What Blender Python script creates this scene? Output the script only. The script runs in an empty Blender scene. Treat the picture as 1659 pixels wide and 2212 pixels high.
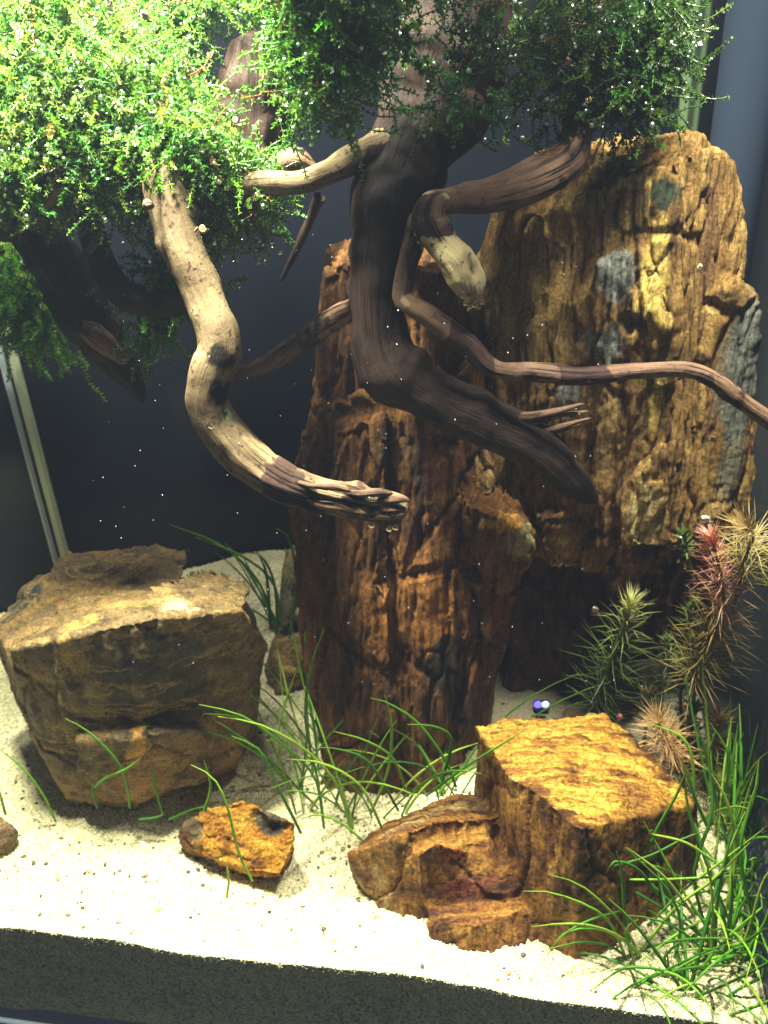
import bpy, bmesh, math, random
import numpy as np
from mathutils import Vector, Matrix
random.seed(7); rng = np.random.default_rng(7)
scn = bpy.context.scene
COL = scn.collection
scn.unit_settings.system = 'METRIC'
scn.unit_settings.scale_length = 0.1          # one unit is a decimetre

# ------------------------------------------------------------------ camera
FPX, CXP, CYP = 1987.0, 829.5, 1106.0          # focal length and centre, in pixels of a 1659 x 2212 view
CAM = Vector((0.0, -2.3, 3.6))
PITCH, ROLL = math.radians(30), math.radians(3.1)
fw = Vector((0, math.cos(PITCH), -math.sin(PITCH)))
up0 = Vector((0, math.sin(PITCH), math.cos(PITCH))); rt0 = Vector((1, 0, 0))
upv = up0*math.cos(ROLL) + rt0*math.sin(ROLL)
rtv = rt0*math.cos(ROLL) - up0*math.sin(ROLL)
cd = bpy.data.cameras.new('camera'); cam = bpy.data.objects.new('camera', cd); COL.objects.link(cam)
cam.matrix_world = Matrix(((rtv.x, upv.x, -fw.x, CAM.x), (rtv.y, upv.y, -fw.y, CAM.y), (rtv.z, upv.z, -fw.z, CAM.z), (0, 0, 0, 1)))
cd.sensor_fit = 'VERTICAL'; cd.sensor_height = 36; cd.lens = 36*FPX/2212
cd.clip_start = 0.02; cd.clip_end = 200
cd.dof.use_dof = True; cd.dof.focus_distance = 3.35; cd.dof.aperture_fstop = 2.0
scn.camera = cam

# ------------------------------------------------------------------ light and exposure
w = bpy.data.worlds.new('World'); scn.world = w; w.use_nodes = True
w.node_tree.nodes['Background'].inputs[0].default_value = (0.55, 0.65, 0.9, 1)
w.node_tree.nodes['Background'].inputs[1].default_value = 0.035
def lamp(name, loc, target, sx, sy, power, color):
    l = bpy.data.lights.new(name, 'AREA'); l.shape = 'RECTANGLE'; l.size = sx; l.size_y = sy
    l.energy = power; l.color = color
    o = bpy.data.objects.new(name, l); COL.objects.link(o); o.location = loc
    o.rotation_euler = (Vector(target)-Vector(loc)).to_track_quat('-Z', 'Y').to_euler()
    return o
lamp('aquarium_lamp_and_fill', (-0.95, 0.92, 5.3), (-0.8, 0.8, 0), 1.0, 0.2, 1400, (0.99, 1.0, 0.77))
lamp('aquarium_lamp_and_fill', (1.2, 0.50, 5.3), (1.0, 0.7, 0), 0.7, 0.2, 600, (1.0, 0.98, 0.82))  # added fill for the slab and right-hand plants, no second lamp known
lamp('aquarium_lamp_and_fill', (-0.95, 2.45, 5.1), (-0.8, 2.3, 0), 1.2, 0.2, 140, (1.0, 0.98, 0.82))  # added fill for the back sand and moss, no lamp known there
lamp('front_fill', (0.8, -7.5, 4.2), (0, 0, 0.5), 3.0, 2.0, 55, (0.86, 0.95, 1.0))  # added fill that lifts the sand bank's front face, source unseen
scn.view_settings.view_transform = 'Standard'; scn.view_settings.look = 'None'
scn.view_settings.exposure = 0; scn.view_settings.gamma = 1
cy = scn.cycles
cy.use_denoising = True; cy.caustics_reflective = False; cy.caustics_refractive = False
cy.sample_clamp_indirect = 4; cy.max_bounces = 6; cy.transparent_max_bounces = 12; cy.volume_bounces = 0

# ------------------------------------------------------------------ pixel to place helpers
def ray(px, py):
    return fw + rtv*((px-CXP)/FPX) - upv*((py-CYP)/FPX)
def P(px, py, Y):
    d = ray(px, py); t = (Y-CAM.y)/d.y
    return CAM + d*t
def T(px, py, z=0.0):
    d = ray(px, py); t = (z-CAM.z)/d.z
    return CAM + d*t
def wr(rpx, p):
    return rpx*(p-CAM).dot(fw)/FPX

# ------------------------------------------------------------------ vector noise
def _hash(ix, iy, iz, s):
    h = (ix.astype(np.uint32)*np.uint32(374761393) + iy.astype(np.uint32)*np.uint32(668265263) + iz.astype(np.uint32)*np.uint32(2147483647-58) + np.uint32(s*7919+13))
    h = (h ^ (h >> np.uint32(13)))*np.uint32(1274126177)
    h = (h ^ (h >> np.uint32(16)))*np.uint32(2246822519)
    return ((h ^ (h >> np.uint32(15))) & np.uint32(0xffffff)).astype(np.float64)/0xffffff
def vnoise(p, s=0):
    p = np.asarray(p, float); i = np.floor(p).astype(np.int64); f = p-i; f = f*f*f*(f*(f*6-15)+10)
    r = 0
    for dx in (0, 1):
        for dy in (0, 1):
            for dz in (0, 1):
                wgt = (f[:, 0] if dx else 1-f[:, 0])*(f[:, 1] if dy else 1-f[:, 1])*(f[:, 2] if dz else 1-f[:, 2])
                r = r + wgt*_hash(i[:, 0]+dx, i[:, 1]+dy, i[:, 2]+dz, s)
    return r*2-1
def fbm(p, oct=4, s=0):
    p = np.asarray(p, float); a, r = 1.0, 0
    for k in range(oct):
        r = r + a*vnoise(p*(2.03**k)+k*17.3, s+k); a *= 0.5
    return r
def cellstep(p, s=0):
    """one flat random height per grid cell of a warped lattice: splinter-like steps"""
    i = np.floor(p).astype(np.int64)
    return _hash(i[:, 0], i[:, 1], i[:, 2], s)*2-1

def worley(p, s=0):
    """flat facets: a tilted plane per Voronoi cell, and the distance to the cell's border"""
    p = np.asarray(p, float); i0 = np.floor(p).astype(np.int64); n = len(p)
    f1 = np.full(n, 9.0); f2 = np.full(n, 9.0); h = np.zeros(n)
    for dx in (-1, 0, 1):
        for dy in (-1, 0, 1):
            for dz in (-1, 0, 1):
                a, b, c = i0[:, 0]+dx, i0[:, 1]+dy, i0[:, 2]+dz
                r = [_hash(a, b, c, s+q) for q in range(7)]
                v = p-np.stack([a+r[0], b+r[1], c+r[2]], -1); d = np.linalg.norm(v, axis=1)
                hh = (r[6]*2-1)*.55+v[:, 0]*(r[3]*2-1)+v[:, 1]*(r[4]*2-1)+v[:, 2]*(r[5]*2-1)
                m = d < f1; f2 = np.where(m, f1, np.minimum(f2, d)); h = np.where(m, hh, h); f1 = np.where(m, d, f1)
    return h, f2-f1

# ------------------------------------------------------------------ object helpers
def tag(o, label=None, cat=None, group=None, kind=None):
    if label: o['label'] = label
    if cat: o['category'] = cat
    if group: o['group'] = group
    if kind: o['kind'] = kind
    return o
def link(name, me, m=None, parent=None):
    o = bpy.data.objects.new(name, me); COL.objects.link(o)
    if m is not None and me is not None:
        me.materials.clear(); me.materials.append(m)
    if parent is not None:
        o.parent = parent
        o.location = -Vector(parent.location) if parent.get('world_parts') else Vector((0, 0, 0))
    return o
def empty(name, loc, label, cat, group=None, world=True):
    o = bpy.data.objects.new(name, None); COL.objects.link(o); o.location = loc; o.empty_display_size = 0.1
    if world: o['world_parts'] = 1
    return tag(o, label, cat, group)
def mesh_np(name, V, F, smooth=True):
    """V (n,3), F (m,k) of one polygon size"""
    me = bpy.data.meshes.new(name); V = np.asarray(V, np.float32); F = np.asarray(F, np.int32)
    me.vertices.add(len(V)); me.vertices.foreach_set('co', V.ravel())
    k = F.shape[1]
    me.loops.add(F.size); me.loops.foreach_set('vertex_index', F.ravel())
    me.polygons.add(len(F)); me.polygons.foreach_set('loop_start', np.arange(len(F), dtype=np.int32)*k)
    me.polygons.foreach_set('loop_total', np.full(len(F), k, np.int32))
    me.polygons.foreach_set('use_smooth', np.full(len(F), smooth, bool))
    me.update(calc_edges=True); me.validate(); return me
def attr_f(me, name, vals):
    a = me.attributes.new(name, 'FLOAT', 'POINT'); a.data.foreach_set('value', np.asarray(vals, np.float32))
def attr_c(me, name, vals):
    a = me.attributes.new(name, 'FLOAT_COLOR', 'POINT'); a.data.foreach_set('color', np.asarray(vals, np.float32).ravel())

# ------------------------------------------------------------------ materials
class NT:
    def __init__(s, name):
        s.m = bpy.data.materials.new(name); s.m.use_nodes = True; s.t = s.m.node_tree
        s.b = s.t.nodes['Principled BSDF']; s.out = s.t.nodes['Material Output']
    def n(s, typ, **kw):
        nd = s.t.nodes.new(typ)
        for k, v in kw.items():
            if k.startswith('i_'):
                key = k[2:]; nd.inputs[int(key) if key.isdigit() else key.replace('_', ' ')].default_value = v
            else: setattr(nd, k, v)
        return nd
    def l(s, a, b): s.t.links.new(a, b)
    def coord(s, scale=(1, 1, 1), rot=(0, 0, 0)):
        tc = s.n('ShaderNodeTexCoord'); mp = s.n('ShaderNodeMapping')
        mp.inputs['Scale'].default_value = scale; mp.inputs['Rotation'].default_value = rot
        s.l(tc.outputs['Object'], mp.inputs['Vector']); return mp.outputs[0]
    def noise(s, vec, scale, detail=4, rough=0.55, dist=0.0):
        nd = s.n('ShaderNodeTexNoise'); nd.inputs['Scale'].default_value = scale; nd.inputs['Detail'].default_value = detail
        nd.inputs['Roughness'].default_value = rough; nd.inputs['Distortion'].default_value = dist
        s.l(vec, nd.inputs['Vector']); return nd.outputs['Fac']
    def ramp(s, fac, stops, interp='LINEAR'):
        r = s.n('ShaderNodeValToRGB'); r.color_ramp.interpolation = interp
        e = r.color_ramp.elements
        while len(e) < len(stops): e.new(0.5)
        for i, (p, c) in enumerate(stops):
            e[i].position = p; e[i].color = (c, c, c, 1) if not hasattr(c, '__len__') else (*c, 1)
        s.l(fac, r.inputs[0]); return r.outputs[0]
    def mix(s, fac, a, b, mode='MIX'):
        x = s.n('ShaderNodeMix'); x.data_type = 'RGBA'; x.blend_type = mode
        for v, sock in ((fac, x.inputs[0]), (a, x.inputs[6]), (b, x.inputs[7])):
            if hasattr(v, 'is_linked') or isinstance(v, bpy.types.NodeSocket): s.l(v, sock)
            else: sock.default_value = v if not hasattr(v, '__len__') else (*v, 1) if len(v) == 3 else v
        return x.outputs[2]
    def math(s, op, a, b=0.0, clamp=False):
        x = s.n('ShaderNodeMath'); x.operation = op; x.use_clamp = clamp
        for v, sock in ((a, x.inputs[0]), (b, x.inputs[1])):
            if isinstance(v, bpy.types.NodeSocket): s.l(v, sock)
            else: sock.default_value = v
        return x.outputs[0]
    def attr(s, name, out='Fac'):
        a = s.n('ShaderNodeAttribute'); a.attribute_name = name; return a.outputs[out]
    def bump(s, h, strength=0.5, dist=0.02, prev=None):
        b = s.n('ShaderNodeBump'); b.inputs['Strength'].default_value = strength; b.inputs['Distance'].default_value = dist
        s.l(h, b.inputs['Height'])
        if prev is not None: s.l(prev, b.inputs['Normal'])
        return b.outputs[0]
    def set(s, **kw):
        for k, v in kw.items():
            sock = s.b.inputs[k.replace('_', ' ')]
            if isinstance(v, bpy.types.NodeSocket): s.l(v, sock)
            else: sock.default_value = v if not hasattr(v, '__len__') or len(v) == 4 else (*v, 1)
        return s

def rock_material(name, stops, fibre=(1, 1, 0.065), rot=(0, 0, 0), scale=13.0, dark=(0.02, 0.012, 0.008), crackw=0.5, vein=None, patchy=1.6, tones=((0.45, 0.42, 0.38), (0.95, 0.92, 0.9), (1.25, 1.2, 1.15))):
    k = NT(name)
    v = k.coord(fibre, rot); vi = k.coord()
    n1 = k.noise(v, scale, 9, 0.72, 0.12)
    n2 = k.noise(vi, patchy, 5, 0.6, 0.4)
    n12 = k.math('ADD', k.math('MULTIPLY', n1, 0.62), k.math('MULTIPLY', n2, 0.38))
    n12 = k.math('ADD', k.math('MULTIPLY', k.math('SUBTRACT', n12, 0.5), 1.75), 0.5, True)
    c = k.ramp(n12, stops)
    # hand-placed mineral areas, some with lit tops and shaded faces painted in, carried by the mesh, broken up by noise
    pa = k.attr('patch', 'Alpha'); pc = k.attr('patch', 'Color')
    pf = k.math('ADD', pa, k.math('MULTIPLY', k.math('SUBTRACT', k.noise(v, scale*0.7, 8, 0.75), 0.5), 2.6))
    pf = k.ramp(pf, [(0.42, 0.0), (0.62, 1.0)])
    pf = k.math('MULTIPLY', pf, k.math('GREATER_THAN', pa, 0.03))
    tone = k.ramp(n1, [(0.38, tones[0]), (0.49, tones[1]), (0.6, tones[2])])
    pcm = k.mix(1.0, pc, tone, 'MULTIPLY')
    c = k.mix(pf, c, pcm)
    if vein:
        vn = k.noise(k.coord((0.5, 1.0, 2.4), (0.3, 0.25, 0.5)), 3.2, 6, 0.62, 1.6)
        c = k.mix(k.ramp(vn, [(0.53, 0.0), (0.565, 0.8), (0.59, 0.8), (0.62, 0.0)]), c, vein)
    # thin dark fibre gaps and pits
    g = k.noise(v, scale*3.0, 6, 0.72, 0.1)
    c = k.mix(k.ramp(g, [(0.36, crackw*1.5), (0.47, 0.0)]), c, dark)
    pit = k.noise(vi, 26, 3, 0.6)
    c = k.mix(k.ramp(pit, [(0.27, 0.75), (0.36, 0.0)]), c, dark)
    grain = k.noise(vi, 75, 4, 0.7)
    c = k.mix(0.7, c, k.ramp(grain, [(0.34, 0.2), (0.66, 1.6)]), 'MULTIPLY')
    nb = k.bump(n1, 0.75, 0.04); nb = k.bump(g, 0.85, 0.018, nb); nb = k.bump(k.noise(vi, 60, 6, 0.8), 0.9, 0.013, nb)
    k.set(Base_Color=c, Roughness=k.ramp(grain, [(0.3, 0.42), (0.7, 0.75)]), Normal=nb)
    k.b.inputs['Specular IOR Level'].default_value = 0.2
    return k.m

def wood_material(name, light, mid, bark, speck=0.6, fw=.45):
    k = NT(name)
    uv = k.n('ShaderNodeUVMap').outputs[0]
    mp = k.n('ShaderNodeMapping'); mp.inputs['Scale'].default_value = (1, 1, 1); k.l(uv, mp.inputs[0])
    vi = k.coord()
    mpg = k.n('ShaderNodeMapping'); mpg.inputs['Scale'].default_value = (9.0, 1.7, 1); k.l(uv, mpg.inputs[0])
    fib = k.noise(mpg.outputs[0], 1.6, 8, 0.68, 1.3)
    blot = k.noise(vi, 4.0, 5, 0.6, 0.3)
    c = k.mix(k.ramp(blot, [(0.35, 0.0), (0.65, 1.0)]), light, mid)
    c = k.mix(fw, c, k.ramp(fib, [(0.3, 0.45), (0.6, 1.15)]), 'MULTIPLY')
    sp = k.noise(vi, 42, 3, 0.55)
    c = k.mix(k.ramp(sp, [(0.32, speck), (0.42, 0.0)]), c, bark)
    wv = k.attr('weather')
    edge = k.math('ADD', wv, k.math('ADD', k.math('MULTIPLY', k.math('SUBTRACT', k.noise(vi, 16, 6, 0.65, 0.4), 0.5), .4), k.math('MULTIPLY', k.math('SUBTRACT', fib, 0.5), .35)))
    bm = k.ramp(edge, [(0.49, 0.0), (0.535, 1.0)])
    mpc = k.n('ShaderNodeMapping'); mpc.inputs['Scale'].default_value = (20.0, 1.1, 1); k.l(uv, mpc.inputs[0])
    crk = k.math('MULTIPLY', k.ramp(k.noise(mpc.outputs[0], 1.6, 5, 0.6, 0.3), [(0.40, 1.0), (0.47, 0.0)]), k.ramp(wv, [(0.02, 0.12), (0.35, 1.0)]))
    barkc = k.mix(k.noise(vi, 30, 4, 0.6), bark, tuple(x*2.6 for x in bark))
    c = k.mix(bm, c, barkc)
    ap = k.attr('patch', 'Alpha'); c = k.mix(ap, c, k.attr('patch', 'Color'))
    c = k.mix(k.math('MULTIPLY', crk, 0.9), c, (0.008, 0.005, 0.004))
    h = k.math('SUBTRACT', k.math('ADD', k.math('MULTIPLY', bm, 0.5), fib), crk)
    nb = k.bump(h, 0.5, 0.02); nb = k.bump(k.noise(vi, 60, 5, 0.65), 0.35, 0.008, nb)
    k.set(Base_Color=c, Roughness=0.6, Normal=nb); k.b.inputs['Specular IOR Level'].default_value = 0.12
    return k.m

def leaf_material(name, trans=0.35, rough=0.4):
    k = NT(name)
    c = k.attr('tint', 'Color')
    k.set(Base_Color=c, Roughness=rough)
    tr = k.n('ShaderNodeBsdfTranslucent'); k.l(k.mix(1.0, c, (1.15, 1.4, 0.75), 'MULTIPLY'), tr.inputs[0])
    mx = k.n('ShaderNodeMixShader'); mx.inputs[0].default_value = trans
    k.l(k.b.outputs[0], mx.inputs[1]); k.l(tr.outputs[0], mx.inputs[2]); k.l(mx.outputs[0], k.out.inputs[0])
    return k.m
def blade_material():
    k = NT('grass_blade')
    oi = k.n('ShaderNodeObjectInfo').outputs['Random']
    tc = k.n('ShaderNodeTexCoord').outputs['Object']
    v = k.attr('along')
    ra = k.noise(tc, 26, 4, 0.7)
    c = k.ramp(oi, [(0.0, (0.035, 0.14, 0.016)), (0.45, (0.09, 0.30, 0.02)), (0.8, (0.22, 0.44, 0.03)), (1.0, (0.42, 0.50, 0.08))])
    c = k.mix(k.ramp(v, [(0.75, 0.0), (1.0, 0.55)]), c, (0.22, 0.27, 0.04))
    c = k.mix(k.math('MULTIPLY', k.ramp(ra, [(0.57, 0.0), (0.66, 1.0)]), k.ramp(oi, [(0.55, 0.0), (0.8, 0.75)])), c, (0.10, 0.075, 0.025))
    k.set(Base_Color=c, Roughness=0.5); k.b.inputs['Specular IOR Level'].default_value = 0.25
    tr = k.n('ShaderNodeBsdfTranslucent'); k.l(c, tr.inputs[0])
    mx = k.n('ShaderNodeMixShader'); mx.inputs[0].default_value = 0.3
    k.l(k.b.outputs[0], mx.inputs[1]); k.l(tr.outputs[0], mx.inputs[2]); k.l(mx.outputs[0], k.out.inputs[0])
    return k.m
def plain(name, color, rough=0.5, metal=0.0, trans=0.0, ior=1.45, emit=None, es=0.0, spec=None):
    k = NT(name); k.set(Base_Color=color, Roughness=rough, Metallic=metal, Transmission_Weight=trans, IOR=ior)
    if spec is not None: k.b.inputs['Specular IOR Level'].default_value = spec
    if emit: k.set(Emission_Color=emit, Emission_Strength=es)
    return k.m

def sand_material():
    k = NT('sand'); vi = k.coord()
    vo = k.n('ShaderNodeTexVoronoi'); vo.inputs['Scale'].default_value = 95; k.l(vi, vo.inputs['Vector'])
    r = k.n('ShaderNodeSeparateColor'); k.l(vo.outputs['Color'], r.inputs[0])
    c = k.ramp(r.outputs[0], [(0.0, (0.46, 0.40, 0.21)), (0.25, (0.70, 0.63, 0.37)), (0.7, (0.80, 0.74, 0.47)), (0.93, (0.84, 0.80, 0.57)), (0.955, (0.34, 0.24, 0.13)), (1.0, (0.10, 0.07, 0.05))], 'CONSTANT')
    dirt = k.noise(vi, 2.6, 5, 0.65, 0.6); dirt2 = k.noise(vi, 24, 4, 0.7)
    df = k.math('MULTIPLY', k.ramp(dirt, [(0.48, 0.0), (0.72, 1.0)]), k.ramp(dirt2, [(0.45, 0.0), (0.62, 0.8)]))
    c = k.mix(df, c, (0.22, 0.19, 0.12))
    # mulm specks, with the shade of cave and grass painted in as darker sand, carried by the mesh
    mu = k.math('ADD', k.attr('mulm_shade'), k.math('MULTIPLY', k.math('SUBTRACT', k.noise(vi, 17, 5, 0.7), 0.5), 1.6))
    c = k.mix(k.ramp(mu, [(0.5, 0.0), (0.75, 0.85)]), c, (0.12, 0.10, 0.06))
    nb = k.bump(k.math('SUBTRACT', 1.0, vo.outputs['Distance']), 0.9, 0.008); nb = k.bump(k.noise(vi, 14, 4, 0.6), 0.35, 0.03, nb)
    k.set(Base_Color=c, Roughness=0.55, Normal=nb)
    return k.m
def grain_material():
    k = NT('sand_grain'); c = k.attr('tint', 'Color')
    k.set(Base_Color=c, Roughness=0.3, Subsurface_Weight=0.0)
    return k.m

M = {}
M['sand'] = sand_material(); M['grain'] = grain_material(); M['blade'] = blade_material()
M['moss'] = leaf_material('moss_leaf', 0.38, 0.3); M['needle'] = leaf_material('needle_leaf', 0.25, 0.4)
M['wood'] = wood_material('driftwood', (0.215, 0.148, 0.083), (0.125, 0.082, 0.05), (0.030, 0.016, 0.013), .85, .35)
M['wood_pale_lit'] = wood_material('driftwood_pale_lit', (0.52, 0.42, 0.23), (0.42, 0.31, 0.16), (0.030, 0.016, 0.013), .8, .4)  # lit look of the broken limb put into a paler wood
M['wood_brown'] = wood_material('driftwood_brown', (0.20, 0.115, 0.072), (0.11, 0.060, 0.042), (0.024, 0.012, 0.010), 0.5, .28)
M['wood_dark'] = wood_material('driftwood_dark', (0.038, 0.021, 0.017), (0.021, 0.012, 0.010), (0.009, 0.005, 0.0045), 0.4, .3)  # dark wood, lowered further to carry the trunk's shade
M['bubble'] = plain('air_bubble', (0.95, 0.97, 1.0), 0.0, 0, 1.0, 1.0/1.33+0.02)
M['pearl'] = plain('oxygen_pearl', (0.95, 0.98, 0.92), 0.28, 1.0)
def thin_glass():
    k = NT('tank_glass'); tr = k.n('ShaderNodeBsdfTransparent'); tr.inputs[0].default_value = (.975, .99, .98, 1)
    gl = k.n('ShaderNodeBsdfGlossy'); gl.inputs['Roughness'].default_value = 0.02; fr = k.n('ShaderNodeFresnel'); fr.inputs[0].default_value = 1.08
    mx = k.n('ShaderNodeMixShader'); ge = k.n('ShaderNodeNewGeometry'); k.l(k.math('MULTIPLY', fr.outputs[0], k.math('SUBTRACT', 1.0, ge.outputs['Backfacing'])), mx.inputs[0]); k.l(tr.outputs[0], mx.inputs[1]); k.l(gl.outputs[0], mx.inputs[2]); k.l(mx.outputs[0], k.out.inputs[0]); return k.m
M['glass'] = thin_glass()
M['edge'] = plain('glass_edge', (0.55, 0.62, 0.42), 0.25, 0, 0.25, 1.4)
M['dark_backing'] = plain('dark_room_backing', (0.005, 0.006, 0.010), 0.14, spec=.15)  # added dark sheet in place of the dark room behind the glass
M['snail'] = None

# ------------------------------------------------------------------ the tank
GL, GR = T(0, 2013), T(1382, 2186)                      # where the sand meets the front glass
fd = (GR-GL).normalized(); fd.z = 0; fd.normalize(); fn = Vector((-fd.y, fd.x, 0))       # along the front pane; into the tank
FA, FB = GL - fd*2.2, GL + fd*((GR-GL).length+0.50)       # front corners
BL = P(158, 1236, 3.0)                                  # back corner seen at the left
BR = P(1470, 330, 4.3)
def inside(C, m=0.015):
    """plants bend along the side glass instead of passing through it"""
    d = np.array((BR.x-FB.x, BR.y-FB.y, 0.0)); d /= np.linalg.norm(d); n = np.array((-d[1], d[0], 0))
    C = np.asarray(C, float); q = (C-np.array((FB.x, FB.y, 0)))@n
    return C+np.clip(m-q, 0, None)[:, None]*n
ZB, ZT = -0.62, 4.15
def pane(a, b, z0, z1, th, m, parent, out, label=None):
    a = Vector((a.x, a.y, 0)); b = Vector((b.x, b.y, 0)); d = (b-a).normalized(); nrm = Vector((-d.y, d.x, 0))*out
    bm = bmesh.new()
    vs = [bm.verts.new((q.x, q.y, z)) for z in (z0, z1) for q in (a, b, b+nrm*th, a+nrm*th)]
    for f in ((3, 2, 1, 0), (4, 5, 6, 7), (0, 1, 5, 4), (1, 2, 6, 5), (2, 3, 7, 6), (3, 0, 4, 7)): bm.faces.new([vs[i] for i in f])
    bmesh.ops.recalc_face_normals(bm, faces=bm.faces)
    bmesh.ops.bevel(bm, geom=bm.edges, offset=0.008, segments=1, affect='EDGES')
    me = bpy.data.meshes.new('glass_pane'); bm.to_mesh(me); bm.free()
    o = link('glass_pane', me, m, parent)
    if label: o['label'] = label
    return o
tank = empty('aquarium', ((GL+GR)*0.5 + Vector((0, 0, ZB))), 'clear glass aquarium holding the rocks, driftwood and white sand', 'aquarium')
pane(FA, FB, ZB, ZT, 0.05, M['glass'], tank, -1)
pane(BL, BR, ZB, ZT, 0.05, M['dark_backing'], tank, 1, 'back pane with an added black backing for the dark room behind')
ML = BL + Vector((-2.4, -0.62, 0))  # made-up angled side; sand beyond the seam stands in for its mirror image
pane(ML, BL, ZB, ZT, 0.05, M['dark_backing'], tank, 1, 'added angled dark pane beyond the left corner, in place of the mirroring side glass')
pane(FB, BR, ZB, ZT, 0.05, M['glass'], tank, -1)
def bar(name, a, b, r, m, parent=None, seg=16, label=None):
    a, b = Vector(a), Vector(b); d = (b-a).normalized(); u = d.orthogonal().normalized(); v = d.cross(u)
    n = seg; V = []; F = []
    for e in (a, b):
        for i in range(n):
            t = 2*math.pi*i/n; V.append(e + (u*math.cos(t)+v*math.sin(t))*r)
    F = [(i, (i+1) % n, n+(i+1) % n, n+i) for i in range(n)]
    me = bpy.data.meshes.new(name); me.from_pydata([tuple(x) for x in V], [], F+[tuple(range(n))[::-1], tuple(range(n, 2*n))]); me.update()
    for p in me.polygons: p.use_smooth = len(p.vertices) == 4
    o = link(name, me, m, parent)
    if label: o['label'] = label
    return o
def seam(c, off, wd, z0, z1, m, label):
    """a strip of polished glass edge or silicone standing in a corner"""
    bm = bmesh.new(); bmesh.ops.create_cube(bm, size=1)
    for v in bm.verts: v.co = Vector((v.co.x*wd, v.co.y*0.05, v.co.z*(z1-z0)+(z0+z1)/2)) + Vector((c.x+off, c.y-0.06, 0))
    bmesh.ops.bevel(bm, geom=bm.edges, offset=0.012, segments=2, affect='EDGES')
    me = bpy.data.meshes.new('corner_seam'); bm.to_mesh(me); bm.free()
    o = link('corner_seam', me, m, tank); o['label'] = label; return o
M['silicone'] = plain('silicone', (0.30, 0.33, 0.24), 0.22, 0, 0.0)
M['silicone_pale'] = plain('silicone_pale', (0.22, 0.26, 0.28), 0.2, 0, 0.0)
M['seam_green'] = plain('seam_green', (0.10, 0.14, 0.07), 0.22)
seam(BL, 0.0, 0.055, -0.3, ZT, M['silicone'], 'yellowish polished glass edge')
seam(BL, -0.07, 0.035, -0.3, ZT, M['silicone_pale'], 'pale bluish silicone line')
seam(BR, -0.03, 0.06, -0.3, ZT, M['seam_green'], 'greenish polished glass edge')
seam(BR, 0.06, 0.03, -0.3, ZT, M['seam_green'], 'narrow dull green silicone line')
# bottom rim under the front pane and the bluish silicone in the front corner
M['rim'] = plain('bottom_rim', (0.30, 0.36, 0.44), 0.3)
ra, rb = FA - fn*0.06, FB - fn*0.06
q = T(60, 2197, 0.0); dist = (CAM-q).length
rimz = None
for zz in np.linspace(0, -0.6, 121):       # height at which the rim crosses its place in the view
    e = T(55, 2197, zz)
    if (Vector((e.x, e.y, 0))-Vector((GL.x, GL.y, 0))).dot(fn) > -0.06: rimz = zz
    else: pass
rimz = -0.33 if rimz is None else rimz
bar('bottom_rim', (ra.x, ra.y, rimz), (rb.x, rb.y, rimz), 0.014, M['rim'], tank, 10)
M['blue'] = plain('corner_silicone', (0.30, 0.38, 0.55), 0.35)
cz = FB
bar('corner_seam', (FB.x, FB.y-0.02, -0.5), (FB.x, FB.y-0.02, ZT), 0.04, M['blue'], tank, 14, 'bluish silicone bead up the front corner')

# grey-blue pipe and a shelf edge in the room behind the tank
M['pipe'] = plain('pipe_plastic', (0.020, 0.026, 0.046), 0.85, spec=.05)
pa, pb = P(1640, 0, 3.5), P(1592, 560, 3.5)
pw = wr(66, pa)
pipe = bar('pipe', (pa.x, 3.5, -1.0), (pa.x, 3.5, 5.2), pw, M['pipe'], None, 40)
tag(pipe, 'grey blue upright plastic pipe behind the tank corner', 'pipe')

def wall(p, q):
    bm = bmesh.new(); vs = [bm.verts.new(v) for v in ((p[0], p[1], -6), (q[0], q[1], -6), (q[0], q[1], 9), (p[0], p[1], 9))]; bm.faces.new(vs)
    r = bmesh.ops.extrude_face_region(bm, geom=bm.faces[:]); nv = Vector((q[1]-p[1], -(q[0]-p[0]), 0)).normalized()*-.15
    for v in r['geom']:
        if isinstance(v, bmesh.types.BMVert): v.co += nv
    bmesh.ops.recalc_face_normals(bm, faces=bm.faces); me = bpy.data.meshes.new('wall'); bm.to_mesh(me); bm.free()
    o = link('wall', me, M['wall']); o['kind'] = 'structure'
k = NT('wall'); k.set(Base_Color=k.mix(k.noise(k.coord(), 1.5, 4), (.018, .02, .028), (.03, .032, .04)), Roughness=.8); M['wall'] = k.m
wall((-7, 5.6), (6, 5.6)); wall((6, 5.6), (6, -4))

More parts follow.
